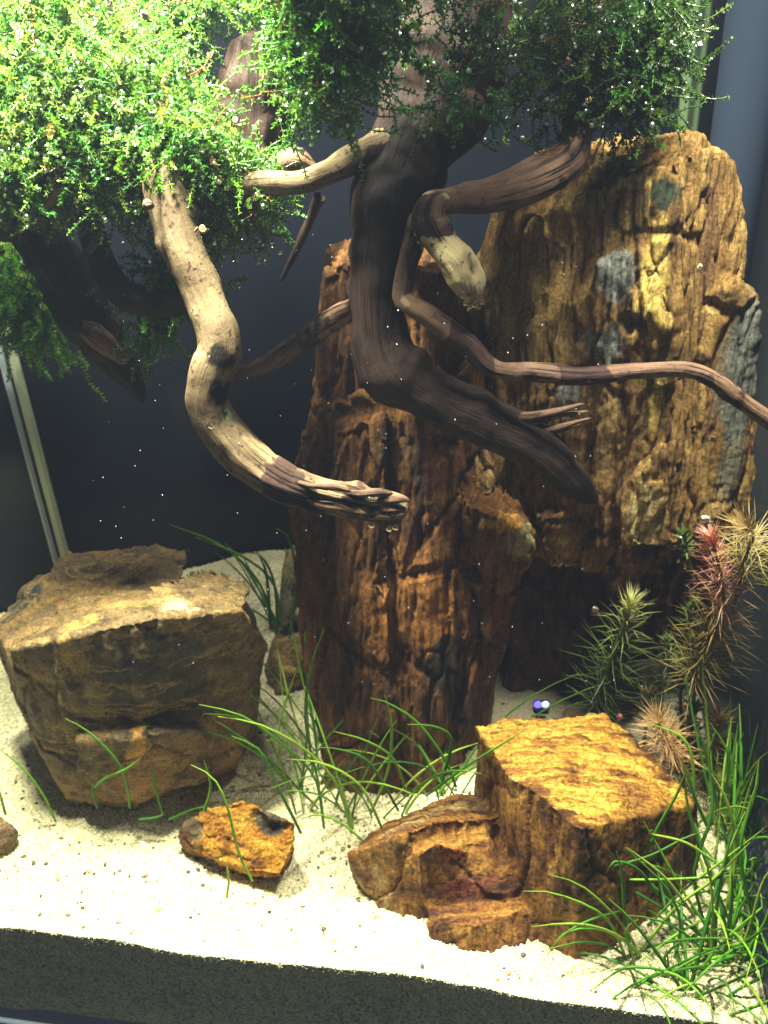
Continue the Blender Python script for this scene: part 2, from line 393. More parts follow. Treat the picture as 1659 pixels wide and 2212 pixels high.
# ------------------------------------------------------------------ sand
def sandz(x, y):
    x = np.asarray(x, float); y = np.asarray(y, float)
    p = np.stack([x, y, np.zeros_like(x)], -1).reshape(-1, 3)
    h = 0.035*vnoise(p*1.3, 3) + 0.014*vnoise(p*4.1, 4) + 0.006*vnoise(p*11, 5)
    mc = T(560, 1262, 0.0)
    h = h.reshape(x.shape)
    h = h + 0.20*np.exp(-((x-mc.x-0.05)**2/0.25+(y-mc.y+0.15)**2/0.16))       # the bank behind the flat rock
    hc = T(640, 1690, 0)
    return h
def in_tank(x, y):
    return 1
def build_sand():
    xs = np.linspace(-4.2, 3.0, 361); ts = np.linspace(0, 4.8, 241)
    V = []; n, m_ = len(xs), len(ts)
    X, Tt = np.meshgrid(xs, ts, indexing='ij')
    # rows follow the front glass: t is the way into the tank
    base = GL
    PX = base.x + fd.x*(X-base.x) + 0*Tt; PY = base.y + fd.y*(X-base.x)
    PX = PX + fn.x*(Tt+0.012); PY = PY + fn.y*(Tt+0.012)
    Z = sandz(PX, PY)
    V = np.stack([PX, PY, Z], -1).reshape(-1, 3)
    idx = np.arange(n*m_).reshape(n, m_)
    F = np.stack([idx[:-1, :-1], idx[1:, :-1], idx[1:, 1:], idx[:-1, 1:]], -1).reshape(-1, 4)
    # the cut bank against the front glass
    k = 24; low = []
    for j in range(1, k+1):
        row = np.stack([PX[:, 0], PY[:, 0], Z[:, 0]-0.62*j/k*1.0], -1); low.append(row)
    low = np.stack(low, 1)                                # n,k,3
    off = len(V); V = np.concatenate([V, low.reshape(-1, 3)])
    li = off + np.arange(n*k).reshape(n, k); li = np.concatenate([idx[:, :1], li], 1)
    F2 = np.stack([li[:-1, 1:], li[1:, 1:], li[1:, :-1], li[:-1, :-1]], -1).reshape(-1, 4)
    F = np.concatenate([F, F2])
    ctr = V[F].mean(1)
    def side(p, q): return (q.x-p.x)*(ctr[:, 1]-p.y)-(q.y-p.y)*(ctr[:, 0]-p.x)
    F = F[(side(FB, BR) > 0) & (side(BL, BR) < .0) & (side(ML, BL) < 0)]
    me = mesh_np('sand', V, F)
    mu = np.zeros(len(V))
    for (px, py, r, a) in ((630, 1640, 0.55, .55), (1560, 1480, 1.1, 1.6), (1350, 1560, 0.8, 1.5), (1170, 1530, .5, 1.5), (60, 1640, 0.22, .38), (560, 1860, .25, .3), (150, 1800, .3, .25), (470, 1980, .35, .2), (760, 1760, .4, .5), (510, 2020, .08, .5)):  # cave and grass spots put shade into the sand colour
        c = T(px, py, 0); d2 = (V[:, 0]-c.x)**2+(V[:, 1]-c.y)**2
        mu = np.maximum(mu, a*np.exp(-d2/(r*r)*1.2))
    attr_f(me, 'mulm_shade', mu)
    o = link('sand', me, M['sand']); o['kind'] = 'structure'
    return o
build_sand()

ICO = {}
def ico(sub):
    if sub not in ICO:
        bm = bmesh.new(); bmesh.ops.create_icosphere(bm, subdivisions=sub, radius=1)
        bm.verts.ensure_lookup_table()
        ICO[sub] = (np.array([v.co[:] for v in bm.verts]), np.array([[v.index for v in f.verts] for f in bm.faces])); bm.free()
    return ICO[sub]
def blobs(name, C, R, sub=1, tint=None, squash=None, smooth=True):
    v, f = ico(sub); C = np.asarray(C); R = np.asarray(R)
    sv = v[None]*R[:, None, None]
    if squash is not None: sv = sv*squash[:, None, :]
    V = (sv + C[:, None]).reshape(-1, 3); F = (f[None]+(np.arange(len(C))*len(v))[:, None, None]).reshape(-1, 3)
    me = mesh_np(name, V, F, smooth)
    if tint is not None: attr_c(me, 'tint', np.repeat(np.concatenate([tint, np.ones((len(C), 1))], 1), len(v), 0))
    return me
def build_grains():
    n = 52000
    x = rng.uniform(-2.1, 1.35, n); t = rng.random(n)**1.6*1.35+0.012
    X = GL.x + fd.x*(x-GL.x) + fn.x*t; Y = GL.y + fd.y*(x-GL.x) + fn.y*t
    r = rng.uniform(0.0038, 0.0078, n)
    Z = sandz(X, Y) + r*0.2
    pal = np.array([(0.80, .74, .48), (0.72, .64, .37), (0.85, .81, .60), (0.56, .47, .26), (0.78, .71, .43)])
    tint = pal[rng.integers(0, 5, n)]*rng.uniform(.8, 1.08, (n, 1))
    dk = rng.random(n) < 0.012; tint[dk] = np.array((0.12, .085, .05))*rng.uniform(.6, 2.2, (dk.sum(), 1))
    me = blobs('sand_grain', np.stack([X, Y, Z], -1), r, 1, tint, rng.uniform(.65, 1.2, (n, 3)))
    o = link('sand_grain', me, M['grain']); o['kind'] = 'stuff'
    # grains pressed against the front glass
    n = 5000
    x = rng.uniform(-2.1, 1.35, n); dz = rng.random(n)**1.5*0.22
    X = GL.x+fd.x*(x-GL.x)+fn.x*0.011; Y = GL.y+fd.y*(x-GL.x)+fn.y*0.011
    Z = sandz(X, Y)-dz; r = rng.uniform(.004, .0075, n)
    tint = pal[rng.integers(0, 5, n)]*rng.uniform(.75, 1.0, (n, 1))
    me = blobs('sand_grain', np.stack([X, Y, Z], -1), r, 1, tint, rng.uniform(.65, 1.2, (n, 3)))
    o = link('sand_grain', me, M['grain']); o['kind'] = 'stuff'
    # bits of dark mulm and gravel lying about
    n = 2000
    x = rng.uniform(-2.2, 1.3, n); t = rng.random(n)*2.6+0.05
    keep = vnoise(np.stack([x*1.4, t*1.4, 0*x], -1), 21) > rng.uniform(-0.9, 0.9, n); x, t = x[keep], t[keep]; n = len(x)
    X = GL.x + fd.x*(x-GL.x) + fn.x*t; Y = GL.y + fd.y*(x-GL.x) + fn.y*t; r = rng.uniform(.003, .012, n)
    tint = np.array([(0.07, .05, .03), (0.16, .10, .05), (.04, .035, .03), (.25, .17, .08)])[rng.integers(0, 4, n)]
    me = blobs('gravel', np.stack([X, Y, sandz(X, Y)+r*.3], -1), r, 1, tint, rng.uniform(.6, 1.5, (n, 3)))
    o = link('gravel', me, M['grain']); o['kind'] = 'stuff'
build_grains()

# ------------------------------------------------------------------ rocks
def hull_bm(pts_list):
    bm = bmesh.new()
    for pts in pts_list:
        vs = [bm.verts.new(p) for p in pts]
        r = bmesh.ops.convex_hull(bm, input=vs)
        dead = [g for g in r['geom_interior'] if isinstance(g, bmesh.types.BMVert)]
        bmesh.ops.delete(bm, geom=dead, context='VERTS')
    bmesh.ops.recalc_face_normals(bm, faces=bm.faces)
    return bm
def remesh(bm, voxel):
    me = bpy.data.meshes.new('tmp'); bm.to_mesh(me); bm.free()
    o = bpy.data.objects.new('tmp', me); COL.objects.link(o)
    md = o.modifiers.new('r', 'REMESH'); md.mode = 'VOXEL'; md.voxel_size = voxel
    dg = bpy.context.evaluated_depsgraph_get(); ev = o.evaluated_get(dg)
    out = bpy.data.meshes.new_from_object(ev)
    bpy.data.objects.remove(o); bpy.data.meshes.remove(me)
    return out
def rock(name, chunks, m, label, group, cat='rock', voxel=0.014, fibre=(0.04, 0, 1), a=(0.03, 0.022, 0.012), fu=(3.0, 13.0), fz=1.0, patches=(), seed=1, steps=1.0, parent=None, holes=()):
    me = remesh(hull_bm(chunks), voxel)
    n = len(me.vertices); co = np.empty(n*3); me.vertices.foreach_get('co', co); co = co.reshape(-1, 3)
    nr = np.empty(n*3); me.vertex_normals.foreach_get('vector', nr); nr = nr.reshape(-1, 3)
    f = np.array(Vector(fibre).normalized()); u = np.cross((0, 1, 0), f); u /= np.linalg.norm(u); ww = np.cross(f, u)
    q = np.stack([co@u, co@ww, co@f], -1)
    warp = np.stack([fbm(q*(2.2, 2.2, .9), 3, seed+5), fbm(q*(2.2, 2.2, .9), 3, seed+9), fbm(q*2.0, 3, seed+11)], -1)
    d = a[0]*fbm(co*1.9, 4, seed)
    h1, e1 = worley(q*(fu[0], fu[0], fu[0]*fz)+warp*.22, seed+40)
    h2, e2 = worley(q*(fu[1]*.5, fu[1]*.5, fu[1]*.5*fz*.45)+warp*.35, seed+50)
    d += a[1]*steps*(1.15*h1+.5*h2-.9*np.clip(1-e1/.07, 0, 1)-.35*np.clip(1-e2/.12, 0, 1))
    gq = q*(fu[1], fu[1], fz*1.1)+warp*.6
    d -= a[1]*.75*(1-np.clip(np.abs(fbm(gq, 3, seed+21))/.32, 0, 1))
    d += a[1]*.35*fbm(q*(fu[1]*2, fu[1]*2, fz*1.6), 3, seed+25)
    d += a[2]*.5*fbm(co*34, 3, seed+31)
    for (c, rad, dep) in holes:
        d -= dep*np.clip(1-np.linalg.norm((co-np.array(c)), axis=1)/rad, 0, 1)**0.6
    co2 = co + nr*d[:, None]
    base = Vector((co2[:, 0].mean(), co2[:, 1].mean(), max(co2[:, 2].min(), -0.1)))
    me.vertices.foreach_set('co', (co2-np.array(base)).astype(np.float32).ravel())
    pc = np.zeros((n, 4))
    for (c, r, rf, colr, st) in patches:
        dv = co-np.array(c); df = dv@f; du = np.linalg.norm(dv-df[:, None]*f, axis=1)
        al = st*np.clip(1.35-np.sqrt((du/r)**2+(df/rf)**2), 0, 1)
        up = al > pc[:, 3]; pc[up, :3] = colr; pc[up, 3] = al[up]
    attr_c(me, 'patch', pc)
    me.polygons.foreach_set('use_smooth', np.ones(len(me.polygons), bool)); me.update()
    o = link(name, me, m); o.location = base; me.name = name
    tag(o, label, cat, group)
    return o
def back(pts, dy, dz=0.0):
    return list(pts) + [p + Vector((0, dy, dz)) for p in pts]
def PP(*l): return [P(*a) for a in l]
def pat(px, py, Y, rpx, fpx, colr, st=1.0):
    c = P(px, py, Y); return (c, wr(rpx, c), wr(fpx, c), colr, st)

st_ochre = [(0.18, (0.03, 0.018, 0.009)), (0.34, (0.12, 0.058, 0.018)), (0.48, (0.28, 0.15, 0.042)), (0.6, (0.42, 0.25, 0.075)), (0.75, (0.55, 0.39, 0.15)), (0.9, (0.60, 0.52, 0.30))]
st_rust = [(0.25, (0.018, 0.009, 0.005)), (0.38, (0.06, 0.024, 0.009)), (0.5, (0.16, 0.062, 0.016)), (0.62, (0.23, 0.10, 0.025)), (0.78, (0.32, 0.16, 0.04))]
st_gold = [(0.28, (0.07, 0.022, 0.012)), (0.38, (0.22, 0.07, 0.02)), (0.46, (0.50, 0.20, 0.018)), (0.56, (0.68, 0.35, 0.02)), (0.72, (0.74, 0.46, 0.045))]
st_grey = [(0.2, (0.05, 0.036, 0.024)), (0.4, (0.15, 0.10, 0.052)), (0.54, (0.26, 0.165, 0.072)), (0.68, (0.42, 0.25, 0.085)), (0.85, (0.50, 0.36, 0.17))]
M['ochre'] = rock_material('petrified_ochre', st_ochre)
M['rust'] = rock_material('petrified_rust', st_rust, fibre=(1, 1, .05), scale=16.0)
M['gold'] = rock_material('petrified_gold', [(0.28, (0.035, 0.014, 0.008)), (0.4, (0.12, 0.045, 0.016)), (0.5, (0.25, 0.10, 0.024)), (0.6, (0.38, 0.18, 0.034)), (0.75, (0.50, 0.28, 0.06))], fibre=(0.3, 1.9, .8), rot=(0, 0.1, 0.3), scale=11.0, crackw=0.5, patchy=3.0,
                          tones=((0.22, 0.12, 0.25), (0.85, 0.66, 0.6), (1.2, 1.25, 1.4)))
M['slate'] = rock_material('petrified_grey', st_grey, fibre=(0.8, 1, 1.0), rot=(0.1, 0.2, 0), scale=4.2, crackw=0.4, vein=(0.42, 0.27, 0.10), patchy=1.7)
gld_lit = (0.66, 0.40, 0.062)  # gold of the block's top, mineral colour with its lighting painted in
GRP = 'petrified wood rocks standing in the aquarium'
yel, cream, gryb, alga, rustc, darkb, tan = (0.66, 0.46, 0.12), (0.62, 0.47, 0.20), (0.26, 0.27, 0.235), (0.05, 0.065, 0.035), (0.28, 0.10, 0.03), (0.035, 0.022, 0.014), (0.48, 0.30, 0.11)

# tall ochre slab at the back right
c1 = back(PP((1055, 640, 1.5), (1110, 470, 1.52), (1225, 388, 1.5), (1350, 358, 1.4), (1470, 345, 1.22), (1462, 650, 1.16), (1447, 1183, 1.20), (1342, 1190, 1.26), (1300, 1090, 1.38), (1160, 1130, 1.55), (1075, 900, 1.55)), 0.6)
c2 = back(PP((1462, 340, 1.23), (1530, 320, 1.36), (1583, 352, 1.5), (1600, 480, 1.58), (1596, 1120, 1.6), (1447, 1183, 1.22)), 0.5)
c3 = back(PP((1525, 640, 1.40), (1590, 610, 1.36), (1640, 655, 1.38), (1643, 900, 1.40), (1622, 1120, 1.40), (1530, 1180, 1.42)), 0.25)
c4 = back(PP((1165, 1125, 1.42), (1335, 1070, 1.36), (1338, 1190, 1.36), (1292, 1242, 1.42), (1185, 1235, 1.46)), 0.6)
c5 = back(PP((1340, 1085, 1.20), (1352, 1062, 1.18), (1400, 1100, 1.15), (1440, 960, 1.14), (1447, 1183, 1.15), (1345, 1188, 1.17)), 0.3)
c6 = back(PP((1280, 640, 1.28), (1300, 570, 1.26), (1395, 530, 1.22), (1440, 700, 1.14), (1400, 800, 1.2), (1300, 790, 1.27)), 0.3)
c7 = back(PP((1060, 640, 1.42), (1085, 600, 1.42), (1095, 900, 1.42), (1060, 1100, 1.42), (1045, 900, 1.45)), 0.5)
c8 = back(PP((1000, 620, 1.62), (1110, 640, 1.6), (1120, 1180, 1.58), (1010, 1180, 1.6)), .5)
rock('petrified_wood_rock', [c1, c2, c3, c4, c5, c6, c7, c8], M['ochre'], 'tall ochre petrified wood slab by the back corner, grey on its outer edge', GRP, voxel=0.0100, a=(0.016, 0.026, 0.007), fu=(3.2, 15), fz=.42, seed=3,
     patches=[pat(1370, 470, 1.2, 60, 90, yel, .85), pat(1330, 930, 1.28, 55, 130, tan, .8), pat(1425, 560, 1.15, 55, 190, yel, 1.1), pat(1415, 880, 1.15, 42, 150, yel, .9), pat(1395, 1120, 1.15, 50, 80, cream, 1.2), pat(1330, 590, 1.25, 45, 60, gryb, 1.15), pat(1300, 740, 1.27, 60, 50, gryb, .75), pat(1250, 850, 1.4, 70, 60, gryb, .6),  # yellow mineral patches, widened to carry the lit ridge's brightness
              pat(1440, 420, 1.2, 42, 45, alga, 1.15), pat(1360, 390, 1.3, 50, 25, yel, .8), pat(1605, 820, 1.34, 55, 230, (0.20, 0.21, 0.17), 1.15), pat(1570, 1030, 1.36, 50, 110, (0.26, 0.235, 0.15), .85), pat(1535, 520, 1.4, 55, 200, (0.20, 0.105, 0.04), .9), pat(1200, 480, 1.5, 50, 60, (.12, .09, .05), .7), pat(1250, 1000, 1.42, 60, 80, gryb, .55)],
     holes=[(P(1362, 700, 1.2), 0.05, .05), (P(1395, 710, 1.18), 0.045, .05), (P(1315, 1010, 1.35), 0.04, .05), (P(1230, 550, 1.5), 0.22, .12), (P(1150, 600, 1.52), 0.2, .10)])
# central rust column
g = [T(700, 1705), T(770, 1722), T(900, 1712), T(985, 1640), T(1040, 1560)]
g = [Vector((p.x, p.y, -0.12)) for p in g]
k1 = g + [p + Vector((0.05, 0.75, 0)) for p in g] + back(PP((628, 1130, 1.62), (690, 905, 1.5), (780, 885, 1.36), (930, 900, 1.28), (1010, 1040, 1.24), (1075, 1105, 1.24), (1120, 1300, 1.26), (1075, 1440, 1.25)), 0.6)
k2 = back(PP((1000, 1085, 1.15), (1060, 1115, 1.08), (1130, 1140, 1.08), (1166, 1190, 1.12), (1150, 1230, 1.15), (1080, 1300, 1.14), (1005, 1200, 1.15)), 0.4)
k3 = back(PP((1005, 1250, 1.13), (1120, 1290, 1.16), (1085, 1330, 1.16), (1060, 1400, 1.18), (1000, 1390, 1.15)), 0.3)
k4 = back(PP((700, 600, 1.62), (765, 560, 1.55), (1010, 600, 1.55), (1045, 1000, 1.5), (720, 1000, 1.6), (680, 880, 1.65)), 0.5)
k5 = back(PP((720, 930, 1.30), (830, 900, 1.24), (850, 1690, 1.03), (720, 1480, 1.22)), 0.3)
k6 = back(PP((960, 870, 1.3), (1040, 760, 1.35), (1075, 1000, 1.3), (1060, 1090, 1.25), (990, 1060, 1.25)), 0.3)
rock('petrified_wood_rock', [k1, k2, k3, k4, k5, k6], M['rust'], 'rust brown fibrous petrified wood column in the middle, under the driftwood', GRP, voxel=0.0100, a=(0.018, 0.026, 0.005), fu=(3.4, 16), fz=.34, seed=12,
     patches=[pat(1130, 1170, 1.1, 50, 45, (0.30, 0.27, 0.12), 1.0), pat(1080, 1130, 1.1, 60, 20, (0.5, 0.26, 0.05), .9), pat(960, 1450, 1.15, 40, 90, darkb, .9), pat(985, 1530, 1.15, 30, 60, darkb, .8), pat(860, 960, 1.3, 110, 60, (.11, .06, .025), .7), pat(1060, 1000, 1.25, 40, 90, tan, .8), pat(870, 1300, 1.2, 130, 160, (.34, .14, .034), .7)])
# lower rock in the cave behind
l1 = [T(1090, 1580, -.1), T(1300, 1575, -.1), T(1250, 1500, -.1), T(1090, 1500, -.1)]
l1 = [p + Vector((0, 0.15, 0)) for p in l1] + back(PP((1100, 1200, 1.9), (1290, 1200, 1.95), (1270, 1450, 1.85), (1100, 1500, 1.8)), 0.5)
l2 = back(PP((1240, 1150, 2.35), (1420, 1150, 2.3), (1560, 1150, 2.2), (1560, 1400, 2.0), (1400, 1470, 2.0), (1240, 1470, 2.0)), .3)  # added dark mass where the cave shows only a dark void
rock('petrified_wood_rock', [l1, l2], M['rust'], 'dark brown rock face deep in the cave under the tall slab, with an added mass that makes the cave dark', GRP, voxel=0.02, a=(0.02, .03, .01), fu=(3, 12), seed=22)
# flat-topped rock at the left
r1 = PP((20, 1405, .98), (170, 1372, .84), (330, 1335, .84), (520, 1318, .98), (578, 1395, 1.35), (545, 1560, 1.25), (505, 1640, 1.15), (280, 1742, .95), (132, 1716, .99), (98, 1640, .98)) + PP((-28, 1350, 1.42), (80, 1244, 1.75), (330, 1226, 1.85), (430, 1252, 1.8), (530, 1300, 1.5))
r1 += [Vector((p.x, p.y, -.12)) for p in (T(150, 1716), T(280, 1738), T(500, 1640), T(545, 1560))] + [Vector((p.x, p.y+.7, -.12)) for p in (T(150, 1716), T(500, 1640))]
r2 = back(PP((165, 1600, .86), (300, 1583, .84), (425, 1580, .9), (500, 1625, 1.08), (440, 1690, .98), (280, 1738, .90), (165, 1715, .93)), 0.3)
r3 = back(PP((92, 1262, 1.6), (120, 1238, 1.62), (330, 1222, 1.6), (400, 1240, 1.6), (380, 1275, 1.45), (150, 1300, 1.45)), 0.25, -.02)
r4 = back(PP((300, 1312, 1.0), (420, 1268, 1.3), (520, 1290, 1.25), (525, 1325, 1.02), (420, 1330, .93)), 0.2, -.03)
rock('petrified_wood_rock', [r1, r2, r3, r4], M['slate'], 'broad grey brown block with a pale broken top, on the sand under the moss', GRP, voxel=0.0105, fibre=(.25, 0.1, 1), a=(.012, .013, .006), fu=(2.2, 9), fz=.8, seed=33,
     patches=[pat(385, 1318, 1.0, 60, 40, (0.52, 0.44, .27), .85), pat(180, 1385, .95, 60, 110, (.55, .34, .11), 1.1), pat(130, 1560, 1.0, 90, 40, (.34, .23, .11), .9), pat(300, 1590, .87, 22, 150, (.55, .28, .07), 1.1), pat(330, 1470, .9, 130, 190, (.095, .078, .052), 1.15), pat(300, 1680, .9, 60, 130, (.24, .13, .06), .8),  # front face's shade painted into the dark centre patch
              pat(60, 1310, 1.5, 50, 60, (.07, .075, .07), 1.1), pat(470, 1400, 1.05, 60, 50, (.15, .075, .035), .8), pat(430, 1265, 1.6, 40, 80, (.6, .55, .36), .8), pat(130, 1310, 1.3, 16, 30, (.3, .11, .04), 1.2)])
# gold block at the front
A = PP((1071, 1630, .62), (1026, 1566, .82), (1090, 1548, .9), (1175, 1546, .92), (1305, 1540, .92), (1335, 1565, .85), (1395, 1630, .68), (1511, 1735, .48), (1341, 1722, .36), (1326, 1775, .24), (1256, 1792, .14), (1222, 1775, .18), (1176, 1725, .28), (1090, 1675, .46))
Ab = [T(1165, 2083, -.1), T(1326, 2080, -.1), T(1500, 1960, -.1), T(1511, 1850, .1), T(1100, 1900, .2)]
A2 = A[:] ; 
ch_a = A + [Vector((p.x, p.y, -.1)) for p in A[1:8]] + PP((1341, 1760, .42), (1330, 2075, .14), (1240, 2085, .10), (1160, 2075, .18), (1130, 1960, .3), (1490, 1960, .42), (1512, 1830, .5))
B = PP((751, 1846, .50), (800, 1800, .62), (886, 1753, .78), (986, 1715, .86), (1071, 1722, .80), (1080, 1765, .55), (941, 1772, .46), (861, 1806, .40))
ch_b = B + PP((765, 1880, .5), (790, 1930, .47), (838, 2010, .36), (918, 2038, .27), (905, 1990, .30), (880, 1870, .36), (950, 1900, .42), (1080, 1900, .5)) + [Vector((p.x, p.y+.1, -.1)) for p in B[:5]]
ch_c = PP((915, 1985, .24), (926, 2010, .20), (1030, 1998, .17), (1126, 1966, .24), (1120, 1925, .36), (1000, 1930, .36), (940, 1950, .33)) + PP((946, 2080, .16), (1060, 2090, .11), (1170, 2084, .14), (1180, 1990, .24)) + [Vector((p.x, p.y+.3, -.1)) for p in (T(950, 2060), T(1170, 2060))]
ch_d = PP((1341, 1722, .37), (1511, 1738, .49), (1520, 1840, .52), (1490, 1960, .44), (1420, 2040, .3), (1330, 2082, .16), (1335, 1800, .34)) + [Vector((p.x, p.y+.4, -.1)) for p in (T(1340, 2060), T(1480, 1960))]
ch_e = PP((900, 1850, .33), (940, 1820, .34), (1040, 1850, .40), (1030, 1890, .40), (960, 1930, .36), (915, 1960, .30)) + PP((960, 1800, .5), (1060, 1880, .55), (940, 1960, .5))
M['gold_side'] = None
ch_f = PP((900, 1800, .62), (1090, 1800, .60), (1090, 2000, .40), (930, 2000, .42)) + [Vector((p.x, p.y, -.1)) for p in PP((900, 1800, .62), (1090, 1800, .60), (930, 2000, .42), (1090, 2000, .40))]
ch_h = back(PP((893, 1840, .365), (985, 1826, .40), (1060, 1815, .44), (1105, 1950, .31), (925, 1988, .27), (885, 1900, .34)), .12)
ch_g = back(PP((985, 1870, .42), (1130, 1870, .36), (1140, 1985, .27), (985, 1990, .27)), .35)
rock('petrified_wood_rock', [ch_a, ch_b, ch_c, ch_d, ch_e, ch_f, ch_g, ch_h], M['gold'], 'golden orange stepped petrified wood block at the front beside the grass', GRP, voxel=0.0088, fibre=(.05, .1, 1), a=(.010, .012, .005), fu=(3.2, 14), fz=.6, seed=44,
     patches=[pat(x, y, Y, r, 42, gld_lit, 1.15) for (x, y, Y, r) in ((1100, 1590, .74, 80), (1190, 1570, .84, 90), (1280, 1575, .82, 80), (1160, 1650, .55, 85), (1250, 1650, .58, 95), (1340, 1650, .62, 85), (1410, 1690, .50, 70), (1470, 1720, .48, 60), (1230, 1720, .34, 70), (1290, 1720, .35, 70), (1270, 1775, .22, 50), (1060, 1610, .66, 50))]
     + [pat(960, 1745, .68, 140, 26, (.40, .28, .10), 1.0), pat(860, 1790, .5, 70, 30, (.36, .25, .10), .9), pat(810, 1930, .45, 75, 120, (.40, .27, .10), 1.1), pat(985, 1840, .34, 55, 60, (.50, .22, .04), .9), pat(1000, 1965, .2, 110, 40, (.34, .13, .065), 1.0), pat(1100, 1690, .42, 18, 120, (.40, .26, .09), .7), pat(1180, 1900, .2, 30, 150, (.42, .22, .05), .6), pat(1440, 1860, .45, 90, 100, (.13, .055, .03), 1.0)])
# small orange rock on the sand
s1 = [T(383, 1800, .12), T(398, 1772, .22), T(450, 1742, .33), T(525, 1730, .40), T(580, 1746, .38), T(640, 1776, .36), T(641, 1815, .30), T(607, 1890, .16), T(545, 1890, .13), T(480, 1862, .12), T(400, 1825, .10)]
s1 += [T(397, 1838, -.02), T(480, 1876, -.04), T(560, 1910, -.05), T(605, 1905, -.05), T(641, 1850, 0), T(600, 1790, -.05)]
rock('small_rock', [s1], M['gold'], 'small flat orange rock with a grey hollow, lying alone on the white sand', GRP, voxel=0.0085, fibre=(1, .2, .3), a=(.012, .009, .004), fu=(5, 16), fz=1, seed=55,
     patches=[(T(500, 1800, .25), .30, .30, (.62, .32, .04), .95), (T(580, 1840, .2), .2, .2, (.66, .35, .04), .95), (T(575, 1782, .33), .085, .085, (.19, .17, .105), 1.5), (T(420, 1790, .2), .07, .07, (.22, .17, .08), 1.3)], holes=[(T(578, 1785, .33), .10, .05)])
s2 = [T(-70, 1770, .2), T(0, 1755, .22), T(36, 1788, .16), T(40, 1800, .06), T(28, 1853, -.03), T(-60, 1860, -.03), T(-70, 1800, .2), T(0, 1830, .08)]
rock('small_rock', [s2], M['slate'], 'plain brown stone on the sand, cut off by the frame', GRP, voxel=0.012, fibre=(1, 0, .2), a=(.012, .006, .008), seed=66, patches=[(T(0, 1800, .1), .35, .35, (.20, .13, .075), 1.2)])
s3 = back([T(575, 1455, .06), T(590, 1385, .22), T(640, 1375, .28), T(665, 1400, .25), T(665, 1470, .04), T(600, 1500, .0)], .3, -.1)
rock('small_rock', [s3], M['slate'], 'small grey stone with an orange top wedged between the broad block and the column', GRP, voxel=0.012, fibre=(1, 0, .2), a=(.012, .008, .008), seed=77, patches=[(T(625, 1395, .25), .16, .2, (.6, .38, .14), 1.2)])
s4 = back(PP((608, 1240, 2.3), (640, 1222, 2.25), (645, 1330, 2.15), (615, 1365, 2.1), (600, 1360, 2.2)), .3)
rock('small_rock', [s4], M['slate'], 'greenish grey slab standing in the sand bank behind the column', GRP, voxel=0.015, fibre=(0, 0, 1), a=(.012, .01, .008), seed=88, patches=[(P(625, 1290, 2.2), .3, .3, (.20, .19, .10), 1.1)])
s5 = back(PP((1230, 375, 2.1), (1235, 345, 2.1), (1262, 338, 2.1), (1300, 352, 2.1), (1340, 360, 2.1), (1330, 400, 2.1)), .3)
rock('small_rock', [s5], M['ochre'], 'cream coloured rock tip showing behind the tall ochre slab', GRP, voxel=0.015, a=(.012, .01, .008), seed=99, patches=[(P(1250, 350, 2.1), .3, .3, (.62, .48, .24), 1.2)])
# stones on the dim sand at the back right
for i, (px, py, r) in enumerate(((1500, 1400, 16), (1555, 1430, 22), (1610, 1470, 30), (1580, 1560, 24), (1645, 1540, 26), (1520, 1600, 18), (1230, 1545, 20), (1470, 1660, 16), (1640, 1650, 24))):
    c = T(px, py, .03); c = Vector(inside(np.array([c[:]]), .08)[0]); rw = wr(r, c); pts = []
    for q in range(12):
        v = Vector((random.gauss(0, 1), random.gauss(0, 1), random.gauss(0, .6))).normalized(); pts.append(c + Vector((v.x*rw*1.2, v.y*rw, v.z*rw*.7)))
    lab = ('pebble below the tall orange stem plant', 'pebble on dim sand near the back corner', 'larger grey pebble close to the back corner glass', 'pebble behind the olive bushy stem plant', 'pebble against the side glass in the dim corner', 'pebble between the short stem plants', 'pebble beside the blue light in the cave', 'pebble under the orange tufted plant', 'pebble at the picture edge behind the grass')[i]
    rock('pebble', [pts], M['slate'], 'brown grey ' + lab if 'grey' not in lab else lab, 'pebbles on the dim sand', cat='pebble', voxel=rw*.22, fibre=(1, 0, .2), a=(.01, .004, .004), seed=110+i)

